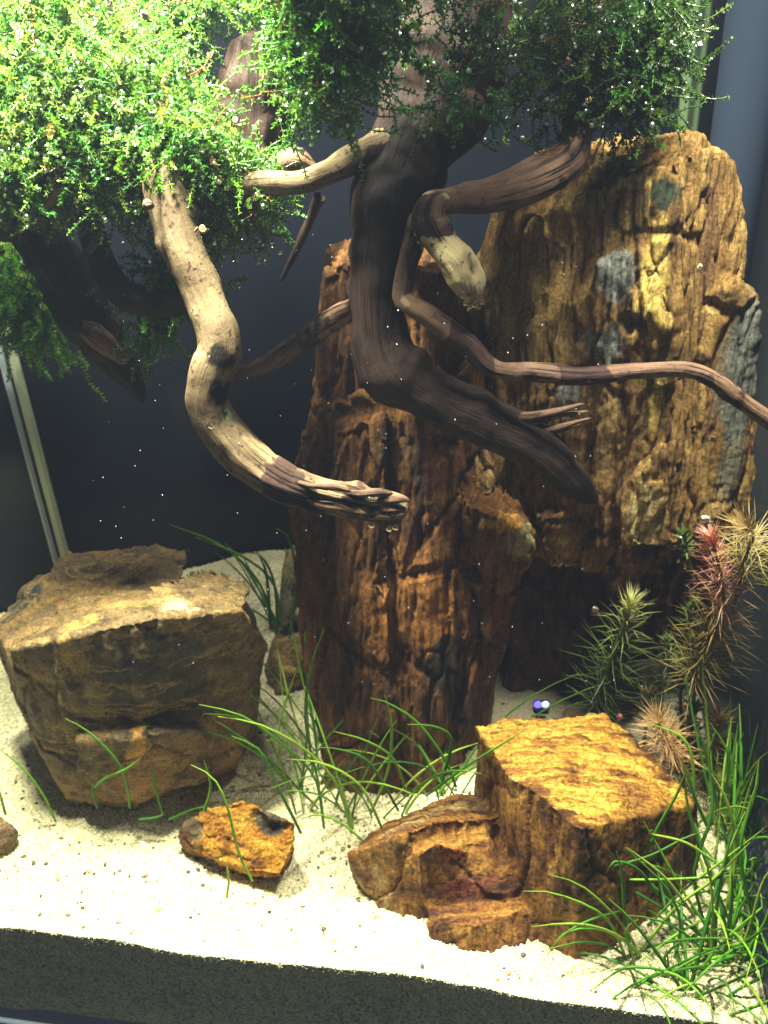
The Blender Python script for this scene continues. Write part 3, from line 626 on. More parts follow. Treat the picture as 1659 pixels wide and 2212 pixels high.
# ------------------------------------------------------------------ driftwood
def catmull(A, per):
    A = np.asarray(A, float); E = np.vstack([2*A[0]-A[1], A, 2*A[-1]-A[-2]]); out = []
    for i in range(1, len(E)-2):
        p0, p1, p2, p3 = E[i-1:i+3]; L = np.linalg.norm((p2-p1)[:3]); k = max(2, int(L/per))
        for t in np.arange(k)/k:
            out.append(0.5*((2*p1)+(-p0+p2)*t+(2*p0-5*p1+4*p2-p3)*t*t+(-p0+3*p1-3*p2+p3)*t**3))
    out.append(E[-2]); return np.array(out)
def tube(name, pts, m, parent, nseg=30, per=0.018, groove=0.05, lump=0.10, weather=None, seed=0, blunt=True, gfun=None, patches=(), world=True, fine=0.02):
    Q = []
    for (px, py, Y, r) in pts:
        p = P(px, py, Y); Q.append((*p, wr(r, p)))
    S = catmull(Q, per); C = S[:, :3]; R = np.maximum(S[:, 3], 0.004); n = len(C)
    tn = np.gradient(C, axis=0); tn /= np.linalg.norm(tn, axis=1)[:, None]
    s = np.concatenate([[0], np.cumsum(np.linalg.norm(np.diff(C, axis=0), axis=1))])
    u = np.cross(tn[0], (0.1, 1, 0.05)); u /= np.linalg.norm(u); U = [u]
    for i in range(1, n):
        u = U[-1]-tn[i]*np.dot(U[-1], tn[i]); U.append(u/np.linalg.norm(u))
    U = np.array(U); W = np.cross(tn, U)
    if blunt:
        e = np.clip((s[-1]-s)/np.maximum(R*0.7, 1e-4), 0, 1); R = R*np.sqrt(np.clip(1-(1-e)**2, 0.02, 1))
    th = np.linspace(0, 2*math.pi, nseg+1); ct, st = np.cos(th), np.sin(th)
    dirs = U[:, None]*ct[None, :, None]+W[:, None]*st[None, :, None]
    base = C[:, None]+dirs*R[:, None, None]
    flat = base.reshape(-1, 3); SS = np.repeat(s, nseg+1); AA = np.tile(th, n)
    g = np.stack([np.cos(AA)*2.4, np.sin(AA)*2.4, SS*0.9], -1)
    gv = groove if gfun is None else groove*np.repeat(gfun(s/s[-1]), nseg+1)
    ridge = np.abs(fbm(g*2.0, 4, seed+3))
    kn = 0
    rk = random.Random(seed*7+1)
    for _ in range(int(s[-1]/.13)):
        ks, ka, kw, kh = rk.uniform(.05, .95)*s[-1], rk.uniform(0, 6.28), rk.uniform(.025, .07), rk.choice((-.2, -.12, .12, .2, .3))
        da = np.abs((AA-ka+math.pi) % (2*math.pi)-math.pi)
        kn = kn+kh*np.exp(-((SS-ks)/kw)**2-(da/.55)**2)
    wv = np.zeros(len(flat)) if weather is None else weather(SS/s[-1], AA, flat, dirs.reshape(-1, 3)[:, 2])
    wv = wv+.55*fbm(flat*5.5, 4, seed+40); peel = np.clip((wv-.46)/.06, 0, 1)
    mod = 1+kn+.05*peel+lump*fbm(flat*4.5, 3, seed)+lump*.5*fbm(flat*9, 3, seed+2)-gv*(1.2*np.clip(0.55-ridge, 0, 1)**2*3)+fine*fbm(flat*16, 3, seed+8)
    co = C[:, None]+dirs*(R[:, None]*mod.reshape(n, nseg+1))[:, :, None]
    V = co.reshape(-1, 3); idx = np.arange(n*(nseg+1)).reshape(n, nseg+1)
    F = np.stack([idx[:-1, :-1], idx[:-1, 1:], idx[1:, 1:], idx[1:, :-1]], -1).reshape(-1, 4)
    me = mesh_np(name, V, F)
    uvl = me.uv_layers.new(name='UVMap'); rm = R.mean()
    li = np.empty(len(me.loops), np.int32); me.loops.foreach_get('vertex_index', li)
    uv = np.stack([AA/(2*math.pi)*6.3*rm*2.2, SS], -1)[li]; uvl.data.foreach_set('uv', uv.astype(np.float32).ravel())
    attr_f(me, 'weather', wv)
    pc = np.zeros((len(V), 4))
    for (c, r, colr, stg) in patches:
        d = np.linalg.norm(V-np.array(c), axis=1)+0.8*r*fbm(V*16, 4, 5); al = stg*np.clip((1.1-d/r)*4, 0, 1); up = al > pc[:, 3]; pc[up, :3] = colr; pc[up, 3] = al[up]
    attr_c(me, 'patch', pc)
    o = link(name, me, m, parent); return o

dw = empty('driftwood', P(860, 900, 1.2), 'large branching brown driftwood with pale stripped limbs, wedged over the middle of the tank', 'driftwood')
def w_main(t, a, V, nz):
    return np.interp(t, [0, .66, .73, .78, .84, .95, .985, 1], [-.4, -.35, .05, .42, .78, .74, .5, .2])
tube('branch', [(380, 150, 1.62, 40), (372, 240, 1.42, 40), (360, 330, 1.22, 43), (356, 410, 1.08, 45), (388, 520, 1.0, 46), (438, 640, .93, 44), (466, 712, .88, 45), (472, 765, .85, 46), (455, 815, .82, 43), (449, 872, .81, 46), (478, 925, .80, 48), (535, 988, .78, 47), (610, 1040, .75, 42), (700, 1070, .73, 38), (790, 1088, .71, 36), (845, 1095, .70, 33), (882, 1098, .69, 24)],
     M['wood'], dw, 40, .012, groove=.2, lump=.08, gfun=lambda t: np.interp(t, [0, .62, .74, .84, 1], [.06, .08, .7, 1.8, 2.2]), weather=w_main, seed=2,
     patches=[(P(485, 757, .78), .045, (.012, .009, .006), 1.0), (P(462, 742, .78), .014, (.10, .13, .04), .8), (P(480, 858, .76), .05, (.010, .006, .005), 1.0), (P(874, 1080, .68), .03, (.40, .34, .20), 1.0), (P(500, 880, .76), .03, (.25, .33, .17), .8)])['label'] = 'thick pale limb hanging toward the glass, its tip split and dark'
tube('knot', [(330, 445, .93, 6), (318, 442, .91, 13), (311, 441, .90, 12)], M['wood'], dw, 16, .01, lump=.12)
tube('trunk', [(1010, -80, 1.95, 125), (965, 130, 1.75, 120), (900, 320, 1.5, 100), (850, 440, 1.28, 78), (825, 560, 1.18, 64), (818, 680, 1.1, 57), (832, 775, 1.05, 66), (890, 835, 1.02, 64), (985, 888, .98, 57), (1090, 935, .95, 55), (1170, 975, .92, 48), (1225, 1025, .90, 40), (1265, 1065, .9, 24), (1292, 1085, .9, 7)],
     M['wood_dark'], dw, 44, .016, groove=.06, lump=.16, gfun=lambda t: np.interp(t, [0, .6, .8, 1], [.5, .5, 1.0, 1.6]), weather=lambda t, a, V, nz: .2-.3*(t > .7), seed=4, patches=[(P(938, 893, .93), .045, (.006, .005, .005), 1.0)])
for (p, q, r0) in (((1060, 900), (1262, 872), 12), ((1062, 905), (1272, 888), 9), ((1075, 925), (1278, 903), 10), ((1085, 945), (1255, 915), 9), ((1110, 950), (1216, 975), 8), ((1070, 890), (1200, 905), 11)):
    mx, my = (p[0]*.55+q[0]*.45), (p[1]*.55+q[1]*.45)+random.uniform(6, 16)
    tube('splinter', [(p[0], p[1], .945, r0), (mx, my, .92, r0*.9), (q[0], q[1], .90+random.uniform(0, .04), 3)], M['wood_brown'], dw, 10, .015, groove=.3, lump=.2, weather=lambda t, a, V, nz: .35+0*t, seed=random.randint(0, 99))
w_patchy = lambda t, a, V, nz: .44+.34*np.sin(t*23+1)-.1*nz
tube('branch', [(905, 470, 1.06, 22), (892, 530, 1.0, 22), (875, 585, .97, 20), (866, 640, .95, 20), (880, 655, .94, 23), (940, 693, .92, 23), (1010, 745, .90, 23), (1058, 792, .88, 20), (1110, 802, .87, 20), (1150, 803, .85, 22), (1260, 813, .82, 18), (1370, 801, .80, 18), (1480, 799, .76, 18), (1545, 822, .74, 18), (1605, 868, .72, 18), (1700, 935, .70, 18)],
     M['wood_brown'], dw, 26, .012, groove=.07, lump=.11, weather=w_patchy, seed=6, patches=[(P(868, 645, .88), .05, (.36, .24, .16), .8), (P(1150, 797, .8), .035, (.03, .015, .012), 1)])['label'] = 'long thin limb running to the side glass, blotched dark and tan'
w_up = lambda t, a, V, nz: np.interp(t, [0, .55, .62, .78, .84, 1], [.1, .1, .05, .33, .1, -.2])
tube('branch', [(1275, -60, 1.6, 42), (1262, 120, 1.5, 38), (1246, 270, 1.38, 36), (1222, 345, 1.28, 42), (1155, 388, 1.2, 48), (1065, 420, 1.12, 40), (985, 432, 1.05, 30), (945, 440, 1.0, 30)],
     M['wood_brown'], dw, 34, .014, groove=.05, lump=.07, weather=lambda t, a, V, nz: .12+0*t, seed=8)
tube('branch', [(985, 433, 1.06, 17), (955, 437, 1.02, 26), (930, 447, .985, 31), (928, 485, .97, 36), (956, 530, .94, 37), (990, 566, .91, 45), (1010, 598, .90, 44), (1017, 632, .89, 31), (1018, 655, .89, 25)],
     M['wood_pale_lit'], dw, 34, .010, groove=.22, lump=.24, gfun=lambda t: np.interp(t, [0, .5, 1], [.2, .4, 2.2]), weather=lambda t, a, V, nz: np.interp(t, [0, .1, .3, .45, .58, 1], [.1, -.1, .25, .36, -.1, -.25])-.3*np.cos(a+1.2)*(t > .2)*(t < .6), seed=9,
     patches=[(P(958, 436, .98), .075, (.13, .076, .052), 1.0), (P(932, 455, .9), .012, (.05, .03, .02), 1.0), (P(1035, 630, .8), .03, (.08, .06, .03), .9)])['label'] = 'short pale broken limb with peeling dark bark and a frayed tip'
tube('branch', [(470, 815, 1.62, 14), (530, 800, 1.6, 14), (580, 783, 1.55, 18), (650, 738, 1.5, 21), (720, 690, 1.4, 23), (775, 660, 1.3, 25), (830, 640, 1.2, 22)], M['wood_brown'], dw, 20, .016, groove=.25, lump=.12, weather=lambda t, a, V, nz: .22+.25*(t < .2), seed=10)
tube('branch', [(520, 400, 1.2, 24), (575, 394, 1.2, 25), (645, 395, 1.2, 25), (710, 372, 1.25, 27), (765, 342, 1.32, 33), (850, 322, 1.42, 48), (940, 300, 1.5, 70)], M['wood'], dw, 26, .016, groove=.04, lump=.05, weather=lambda t, a, V, nz: np.interp(t, [0, .45, .6, 1], [-.3, -.2, .4, .9])-.45*np.clip(nz, -1, 1), seed=11)['label'] = 'limb arching behind the moss, pale on top'
tube('branch', [(572, 372, 1.5, 10), (600, 356, 1.5, 24), (640, 352, 1.5, 28), (675, 365, 1.5, 16), (700, 374, 1.5, 6)], M['wood_brown'], dw, 20, .016, groove=.2, lump=.2, seed=12, weather=lambda t, a, V, nz: .2+0*t)
tube('branch', [(690, 425, 1.6, 12), (672, 470, 1.65, 12), (640, 540, 1.7, 9), (605, 610, 1.75, 5)], M['wood_dark'], dw, 12, .02, seed=13, lump=.2, weather=lambda t, a, V, nz: .3+0*t)
tube('stump', [(535, 330, 1.75, 75), (540, 230, 1.78, 68), (545, 140, 1.8, 54), (548, 85, 1.82, 40), (545, 64, 1.82, 24)], M['wood_dark'], dw, 26, .02, groove=.3, lump=.25, seed=14, weather=lambda t, a, V, nz: .3+0*t)
for (x, y, x2, y2) in ((1000, 622, 992, 660), (1010, 635, 1008, 672), (1020, 638, 1024, 676), (1030, 630, 1040, 664), (1036, 616, 1050, 646)):
    tube('splinter', [(x, y, .885, 9), ((x+x2)/2+2, (y+y2)/2, .88, 7), (x2, y2, .875, 3)], M['wood_brown'], dw, 10, .012, groove=.3, lump=.25, seed=x, weather=lambda t, a, V, nz: .35+0*t)
for (x, y, x2, y2, c) in ((800, 1072, 886, 1082, 9), (790, 1092, 878, 1104, 9), (770, 1108, 872, 1118, 9), (740, 1062, 850, 1066, 8), (660, 1078, 770, 1108, 9), (640, 1040, 760, 1062, 8)):
    tube('splinter', [(x, y, .70, c*.6), ((x*2+x2)/3, (y*2+y2)/3+3, .665, c), ((x+2*x2)/3, (y+2*y2)/3-2, .655, c), (x2, y2, .665, 3)], M['wood_brown'], dw, 12, .012, groove=.35, lump=.25, seed=x+y, weather=lambda t, a, V, nz: .42-.3*np.clip(nz, 0, 1))
dl = empty('driftwood', P(120, 700, 1.8), 'darker driftwood limb curving down behind the big moss clump, in the corner', 'driftwood')
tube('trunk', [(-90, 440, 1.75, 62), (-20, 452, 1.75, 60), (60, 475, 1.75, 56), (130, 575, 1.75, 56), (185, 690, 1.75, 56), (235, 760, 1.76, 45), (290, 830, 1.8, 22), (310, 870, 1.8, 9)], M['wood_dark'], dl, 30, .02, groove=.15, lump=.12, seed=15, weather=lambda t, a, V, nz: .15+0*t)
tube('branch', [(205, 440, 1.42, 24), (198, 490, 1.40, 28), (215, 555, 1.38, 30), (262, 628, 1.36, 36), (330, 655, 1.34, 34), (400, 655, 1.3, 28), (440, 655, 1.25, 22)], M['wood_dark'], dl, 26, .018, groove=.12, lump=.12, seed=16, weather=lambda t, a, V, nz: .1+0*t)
tube('twig', [(222, 505, 1.32, 9), (205, 525, 1.28, 9), (185, 548, 1.24, 8), (168, 562, 1.22, 7)], M['wood'], dl, 14, .012, seed=17, lump=.1, patches=[(P(170, 562, 1.2), .03, (.03, .02, .02), 1)])
tube('branch', [(172, 705, 1.62, 14), (200, 720, 1.64, 24), (235, 748, 1.68, 22), (275, 785, 1.72, 10)], M['wood_brown'], dl, 18, .016, seed=18, lump=.15, weather=lambda t, a, V, nz: .3+0*t)
tube('branch', [(95, 440, 1.25, 16), (112, 410, 1.22, 24), (125, 375, 1.2, 26), (135, 330, 1.2, 18)], M['wood_brown'], dl, 18, .016, seed=19, lump=.2, groove=.3, weather=lambda t, a, V, nz: .25+0*t)

# ------------------------------------------------------------------ moss
def nrm(v): return v/np.maximum(np.linalg.norm(v, axis=-1, keepdims=True), 1e-9)
def moss(label, regions, hang, group='moss clumps tied on the driftwood', green=(0.075, 0.20, 0.02), leafpx=9.6, pearls=.03, seed=0, K=15, ds=.019, extra=()):
    """regions: (px, py, Y, rx px, ry px, rY, fronds)"""
    r = np.random.default_rng(seed); P0 = []; D0 = []
    for (px, py, Y, rx, ry, rY, n) in regions:
        if rx < 5: c = np.array((px, py, Y)); sx, sy = rx, ry                  # given in decimetres: the added light-blocking canopy above the picture
        else: c = np.array(P(px, py, Y)); sx = wr(rx, Vector(c)); sy = wr(ry, Vector(c))
        v = nrm(r.normal(size=(n, 3)))*(r.random((n, 1))**.33)
        v[:, 1] = np.where(r.random(n) < .7, -np.abs(v[:, 1]), v[:, 1])
        p = c + v*np.array((sx, rY, sy))
        d = nrm(v*(1, 1, .8)+r.normal(size=(n, 3))*.55+(0, -.15, .1)); P0.append(p); D0.append(d)
    for (p, d) in extra: P0.append(np.array([p])); D0.append(np.array([d]))
    p = np.concatenate(P0); d = nrm(np.concatenate(D0)); N = len(p)
    ln = r.uniform(.45, 1.0, N); drift = r.normal(size=(N, 3))*.10
    nodes = []; dirs = []; alive = []
    for k in range(K):
        nodes.append(p.copy()); dirs.append(d.copy()); alive.append(k < ln*K)
        p = p+d*ds; d = nrm(d+r.normal(size=(N, 3))*.26+drift-np.array((0, 0, hang))*(1+.5*(k > K*.4)))
    NP = np.array(nodes); ND = np.array(dirs); AL = np.array(alive)           # K,N,3
    ref = nrm(np.cross(ND, (0.31, .72, .62))); ref2 = np.cross(ND, ref)
    kk, nn = np.nonzero(AL); pc = NP[kk, nn]; dc = ND[kk, nn]; a = ref[kk, nn]; b = ref2[kk, nn]
    fr_col = np.array(green)*r.uniform(.55, 1.5, (N, 1))*np.stack([r.uniform(.6, 1.35, N), r.uniform(.85, 1.1, N), r.uniform(.5, 1.4, N)], -1)
    dead = r.random(N) < .035; fr_col[dead] = np.array((.16, .095, .035))*r.uniform(.5, 1.2, (dead.sum(), 1))
    tipf = (kk/np.maximum(ln[nn]*K, 1))
    L = leafpx*np.linalg.norm(np.array(P(800, 800, 1.0))-np.array(CAM))/FPX
    Vs = []; Cs = []
    for j in range(3):
        ph = kk*1.9+j*2.094+r.uniform(0, .8, len(kk)); el = r.uniform(.3, .9, len(kk))
        rad = a*np.cos(ph)[:, None]+b*np.sin(ph)[:, None]
        ld = nrm(dc*el[:, None]+rad); wd = nrm(np.cross(ld, dc)); up = np.cross(wd, ld)
        le = L*r.uniform(.65, 1.25, len(kk))*np.interp(tipf, [0, .8, 1], [1, 1, .6]); le = le[:, None]
        V = np.stack([pc, pc+ld*le*.55+wd*le*.40+up*le*.06, pc+ld*le-up*le*.10, pc+ld*le*.55-wd*le*.40+up*le*.06], 1); Vs.append(V)
        c = fr_col[nn]*r.uniform(.7, 1.3, (len(kk), 1)); y = np.clip(tipf-.6, 0, 1)[:, None]*.9
        c = c*(1-y)+np.array((.17, .30, .05))*y; Cs.append(np.clip(c, .004, .9))
    V = np.concatenate(Vs).reshape(-1, 3); C = np.repeat(np.concatenate(Cs), 4, 0); F = np.arange(len(V)).reshape(-1, 4)
    base = Vector(np.concatenate(P0).mean(0)); root = empty('moss_clump', base, label, 'moss', group)
    me = mesh_np('foliage', V, F); attr_c(me, 'tint', np.concatenate([C, np.ones((len(C), 1))], 1))
    o = link('foliage', me, M['moss'], root); o['kind'] = 'stuff'
    # stems: three-sided
    k2, n2 = np.nonzero(AL[1:]); A0, A1 = NP[k2, n2], NP[k2+1, n2]; u = ref[k2, n2]; v2 = ref2[k2, n2]; rs = .0028
    ring = [(u*math.cos(t)+v2*math.sin(t))*rs for t in (0, 2.1, 4.2)]
    V = np.stack([A0+ring[0], A0+ring[1], A0+ring[2], A1+ring[0], A1+ring[1], A1+ring[2]], 1).reshape(-1, 3)
    b0 = (np.arange(len(k2))*6)[:, None]; F = np.concatenate([b0+np.array(f) for f in ((0, 1, 4, 3), (1, 2, 5, 4), (2, 0, 3, 5))])
    me = mesh_np('stem', V, F); attr_c(me, 'tint', np.repeat(np.concatenate([fr_col[n2]*1.3, np.ones((len(n2), 1))], 1), 6, 0))
    o = link('stem', me, M['moss'], root); o['kind'] = 'stuff'
    m_ = r.random(len(kk)) < pearls
    if m_.any():
        off = a[m_]*r.normal(size=(m_.sum(), 1))*.008+b[m_]*r.normal(size=(m_.sum(), 1))*.008+np.array((0, 0, .006))
        me = blobs('oxygen_pearl', pc[m_]+off, r.uniform(.004, .0115, m_.sum()), 1)
        o = link('oxygen_pearl', me, M['pearl'], root); o['kind'] = 'stuff'
    return root
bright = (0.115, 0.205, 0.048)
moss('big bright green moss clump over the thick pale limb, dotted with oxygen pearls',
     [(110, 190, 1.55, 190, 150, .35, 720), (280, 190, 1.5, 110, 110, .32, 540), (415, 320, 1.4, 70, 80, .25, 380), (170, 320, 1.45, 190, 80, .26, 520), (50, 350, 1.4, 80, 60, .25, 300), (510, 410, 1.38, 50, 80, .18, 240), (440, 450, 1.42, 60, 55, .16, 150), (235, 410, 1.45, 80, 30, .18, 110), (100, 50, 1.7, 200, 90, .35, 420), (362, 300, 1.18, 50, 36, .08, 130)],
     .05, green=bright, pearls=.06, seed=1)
moss('pale green moss clump at the top, between the big clump and the dark trunk, with unseen fronds added to shade the trunk',
     [(700, 40, 1.15, 55, 80, .2, 230), (680, 130, 1.1, 30, 80, .15, 120), (770, 100, 1.15, 30, 70, .14, 60), (640, 225, 1.1, 10, 45, .08, 24), (740, 220, 1.1, 10, 50, .06, 10), (720, -90, 1.05, 130, 80, .3, 330), (960, -300, 1.35, 240, 80, .5, 300)], .07, green=(.085, .19, .03), pearls=.07, seed=2, K=16)  # regions above the frame are added to shade the trunk
moss('lit moss tufts along the top edge, behind the big clump', [(400, 10, 1.95, 90, 40, .2, 220), (330, 20, 1.9, 80, 50, .2, 140), (580, -30, 1.95, 50, 25, .2, 100)], .05, green=bright, pearls=.04, seed=3)
moss('thin dark moss growing over the shaded trunk, and an added unseen canopy above that blocks light', [(930, 70, 1.3, 110, 90, .2, 34), (1050, 150, 1.3, 70, 100, .2, 34), (990, 240, 1.3, 90, 40, .15, 16), (0.34, 1.05, 4.18, .68, .2, .58, 1300)], .07, green=(.02, .065, .016), pearls=.05, seed=4)  # last region is an unseen canopy, added to block light over the trunk
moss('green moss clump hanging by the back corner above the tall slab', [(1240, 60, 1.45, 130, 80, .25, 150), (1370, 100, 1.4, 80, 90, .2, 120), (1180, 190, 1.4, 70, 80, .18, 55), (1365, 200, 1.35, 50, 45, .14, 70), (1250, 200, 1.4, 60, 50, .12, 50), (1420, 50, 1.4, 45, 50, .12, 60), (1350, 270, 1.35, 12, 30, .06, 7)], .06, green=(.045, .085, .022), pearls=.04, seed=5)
moss('green moss tuft low in the corner behind the dark limb, built in place of a reflection', [(40, 590, 2.35, 75, 95, .2, 260), (90, 680, 2.35, 60, 70, .2, 110), (150, 740, 2.3, 20, 40, .1, 20)], .06, green=(.10, .24, .025), leafpx=13, pearls=.0, seed=6)  # stands in for moss mirrored in the left pane
moss('small green moss tuft under the dark limb, left of the thick pale limb', [(345, 690, 1.55, 35, 30, .1, 50), (375, 640, 1.5, 70, 30, .1, 40), (380, 590, 1.5, 60, 40, .1, 50)], .07, green=(.06, .19, .02), leafpx=12, pearls=.01, seed=7, K=15)

# ------------------------------------------------------------------ grass
def blade_mesh(C, r0, name='blade', nseg=5, tip=.25):
    C = inside(C, .02) if name == 'blade' else np.asarray(C); n = len(C); tn = nrm(np.gradient(C, axis=0)); u = nrm(np.cross(tn, (0.3, .8, .1))); v = np.cross(tn, u)
    t = np.linspace(0, 1, n); R = r0*np.interp(t, [0, .1, .75, 1], [.85, 1, .85, tip])
    th = np.arange(nseg)*2*math.pi/nseg
    V = (C[:, None]+(u[:, None]*np.cos(th)[None, :, None]+v[:, None]*np.sin(th)[None, :, None]*.75)*R[:, None, None]).reshape(-1, 3)
    idx = np.arange(n*nseg).reshape(n, nseg); nx = np.roll(idx, -1, 1)
    F = np.stack([idx[:-1], nx[:-1], nx[1:], idx[1:]], -1).reshape(-1, 4)
    me = mesh_np(name, V, F); attr_f(me, 'along', np.repeat(t, nseg)); return me
def smooth_path(pts, k=11):
    A = catmull(np.array(pts), .02); s = np.concatenate([[0], np.cumsum(np.linalg.norm(np.diff(A, axis=0), axis=1))])
    t = np.linspace(0, s[-1], k); return np.stack([np.interp(t, s, A[:, i]) for i in range(3)], -1)
def traced(pts, r=3.6, root=None, name='blade', k=12):
    Q = [P(*p) for p in pts]; me = blade_mesh(smooth_path([tuple(q) for q in Q], k), wr(r, Q[0]), name)
    return link(name, me, M['blade'], root)
def rand_blade(root, b, L, lean, az, curve, r):
    t = np.linspace(0, 1, 9); ang = lean+curve*t; ds = L/8
    hx = np.cumsum(np.sin(ang))*ds-np.sin(ang[0])*ds; hz = np.cumsum(np.cos(ang))*ds-np.cos(ang[0])*ds
    C = np.stack([b.x+hx*math.cos(az), b.y+hx*math.sin(az), b.z-.02+hz], -1)
    C += np.stack([.01*np.sin(t*5+az), 0*t, 0*t], -1)
    return link('blade', blade_mesh(C, r), M['blade'], root)
GG = 'tufts of thin green water grass'
def tuft(label, centres, n, Lr, r, tr=(), seed=0, lean=(0.05, .6), azr=(0, 6.283), curve=(.2, 1.3)):
    rr = random.Random(seed); c0 = T(*centres[0][:2], 0); root = empty('grass_tuft', c0, label, 'water grass', GG)
    for i in range(n):
        px, py, sp = centres[rr.randrange(len(centres))]; c = T(px+rr.gauss(0, sp), py+rr.gauss(0, sp*.45), 0)
        b = Vector((c.x, c.y, float(sandz(c.x, c.y))))
        rand_blade(root, b, rr.uniform(*Lr), rr.uniform(*lean), rr.uniform(*azr), rr.uniform(*curve), r*rr.uniform(.75, 1.2))
    for t_ in tr: traced(t_, root=root, r=rr.uniform(2.9, 4.4))
    return root
# middle tuft, between the broad block and the gold block
tuft('tuft of dark green grass growing at the foot of the middle column', [(690, 1740, 40), (640, 1690, 35), (760, 1770, 30), (870, 1740, 30), (960, 1720, 18), (700, 1640, 30)], 42, (.5, 1.1), .0066, seed=3, lean=(.05, .45), tr=[
    [(700, 1790, .75), (680, 1680, .75), (600, 1600, .7), (520, 1545, .66), (430, 1522, .62)], [(760, 1800, .7), (730, 1700, .7), (660, 1620, .68), (560, 1565, .66), (470, 1548, .64)],
    [(690, 1700, 1.0), (660, 1560, .95), (672, 1440, .9), (700, 1360, .88)], [(985, 1700, .8), (960, 1640, .78), (900, 1560, .75), (830, 1515, .7), (800, 1508, .68)],
    [(955, 1690, .78), (975, 1600, .74), (940, 1570, .7), (880, 1565, .68)], [(920, 1720, .72), (1000, 1660, .62), (1080, 1610, .55), (1140, 1572, .52)], [(800, 1760, .8), (840, 1660, .78), (845, 1560, .76), (830, 1500, .75)],
    [(860, 1750, .75), (800, 1650, .7), (740, 1620, .68), (690, 1615, .66)], [(650, 1800, .7), (600, 1700, .66), (560, 1620, .64), (500, 1590, .62)], [(880, 1720, .8), (850, 1640, .75), (790, 1600, .72), (720, 1580, .7)],
    [(640, 1760, .8), (600, 1600, .8), (640, 1450, .8), (655, 1420, .8)], [(800, 1830, .6), (740, 1780, .6), (690, 1760, .6), (650, 1770, .62)], [(830, 1800, .62), (780, 1700, .62), (700, 1650, .62), (620, 1640, .64)]])
tuft('long fine grass leaning over the sand bank behind the broad block', [(600, 1370, 10)], 5, (.5, .9), .008, seed=4, lean=(.1, .5), azr=(2.4, 3.8), tr=[[(600, 1370, 1.9), (560, 1260, 1.85), (480, 1180, 1.8), (365, 1133, 1.75)], [(610, 1360, 1.9), (590, 1260, 1.85), (520, 1200, 1.8), (420, 1160, 1.78)], [(600, 1350, 1.9), (590, 1250, 1.88), (555, 1195, 1.86), (510, 1200, 1.84)], [(625, 1380, 2.0), (640, 1260, 1.95), (625, 1165, 1.9), (595, 1140, 1.88)], [(585, 1360, 1.8), (575, 1240, 1.8), (555, 1192, 1.8)]])
for lb, tr in (('lone grass shoot leaning across the foot of the broad block', [[(205, 1700, .82), (230, 1680, .80), (275, 1660, .78), (303, 1638, .76)], [(210, 1745, .85), (200, 1710, .83), (205, 1690, .82)], [(280, 1745, .84), (272, 1690, .82), (250, 1640, .80), (190, 1580, .78), (140, 1552, .77)]]),
               ('curved grass shoot crossing the small orange rock', [[(545, 1903, .46), (515, 1840, .46), (490, 1740, .48), (460, 1680, .50), (412, 1652, .52)], [(490, 1940, .44), (494, 1900, .44), (488, 1862, .44)]]),
               ('dim grass shoot bending over the open sand beside the broad block', [[(120, 1775, .95), (95, 1720, .93), (50, 1660, .92), (0, 1620, .92)], [(12, 1760, .9), (-4, 1700, .9)]]),
               ('short upright grass shoot at the corner of the broad block', [[(352, 1762, .86), (335, 1700, .86), (325, 1640, .86)], [(365, 1770, .84), (430, 1745, .84), (470, 1750, .84)], [(440, 1755, .8), (455, 1700, .8), (440, 1640, .8)], [(300, 1770, .82), (340, 1765, .82), (352, 1758, .82)]])):
    root = empty('grass_shoot', P(*tr[0][0]), lb, 'water grass', 'single grass shoots on the sand')
    for t_ in tr: traced(t_, 3.4, root)
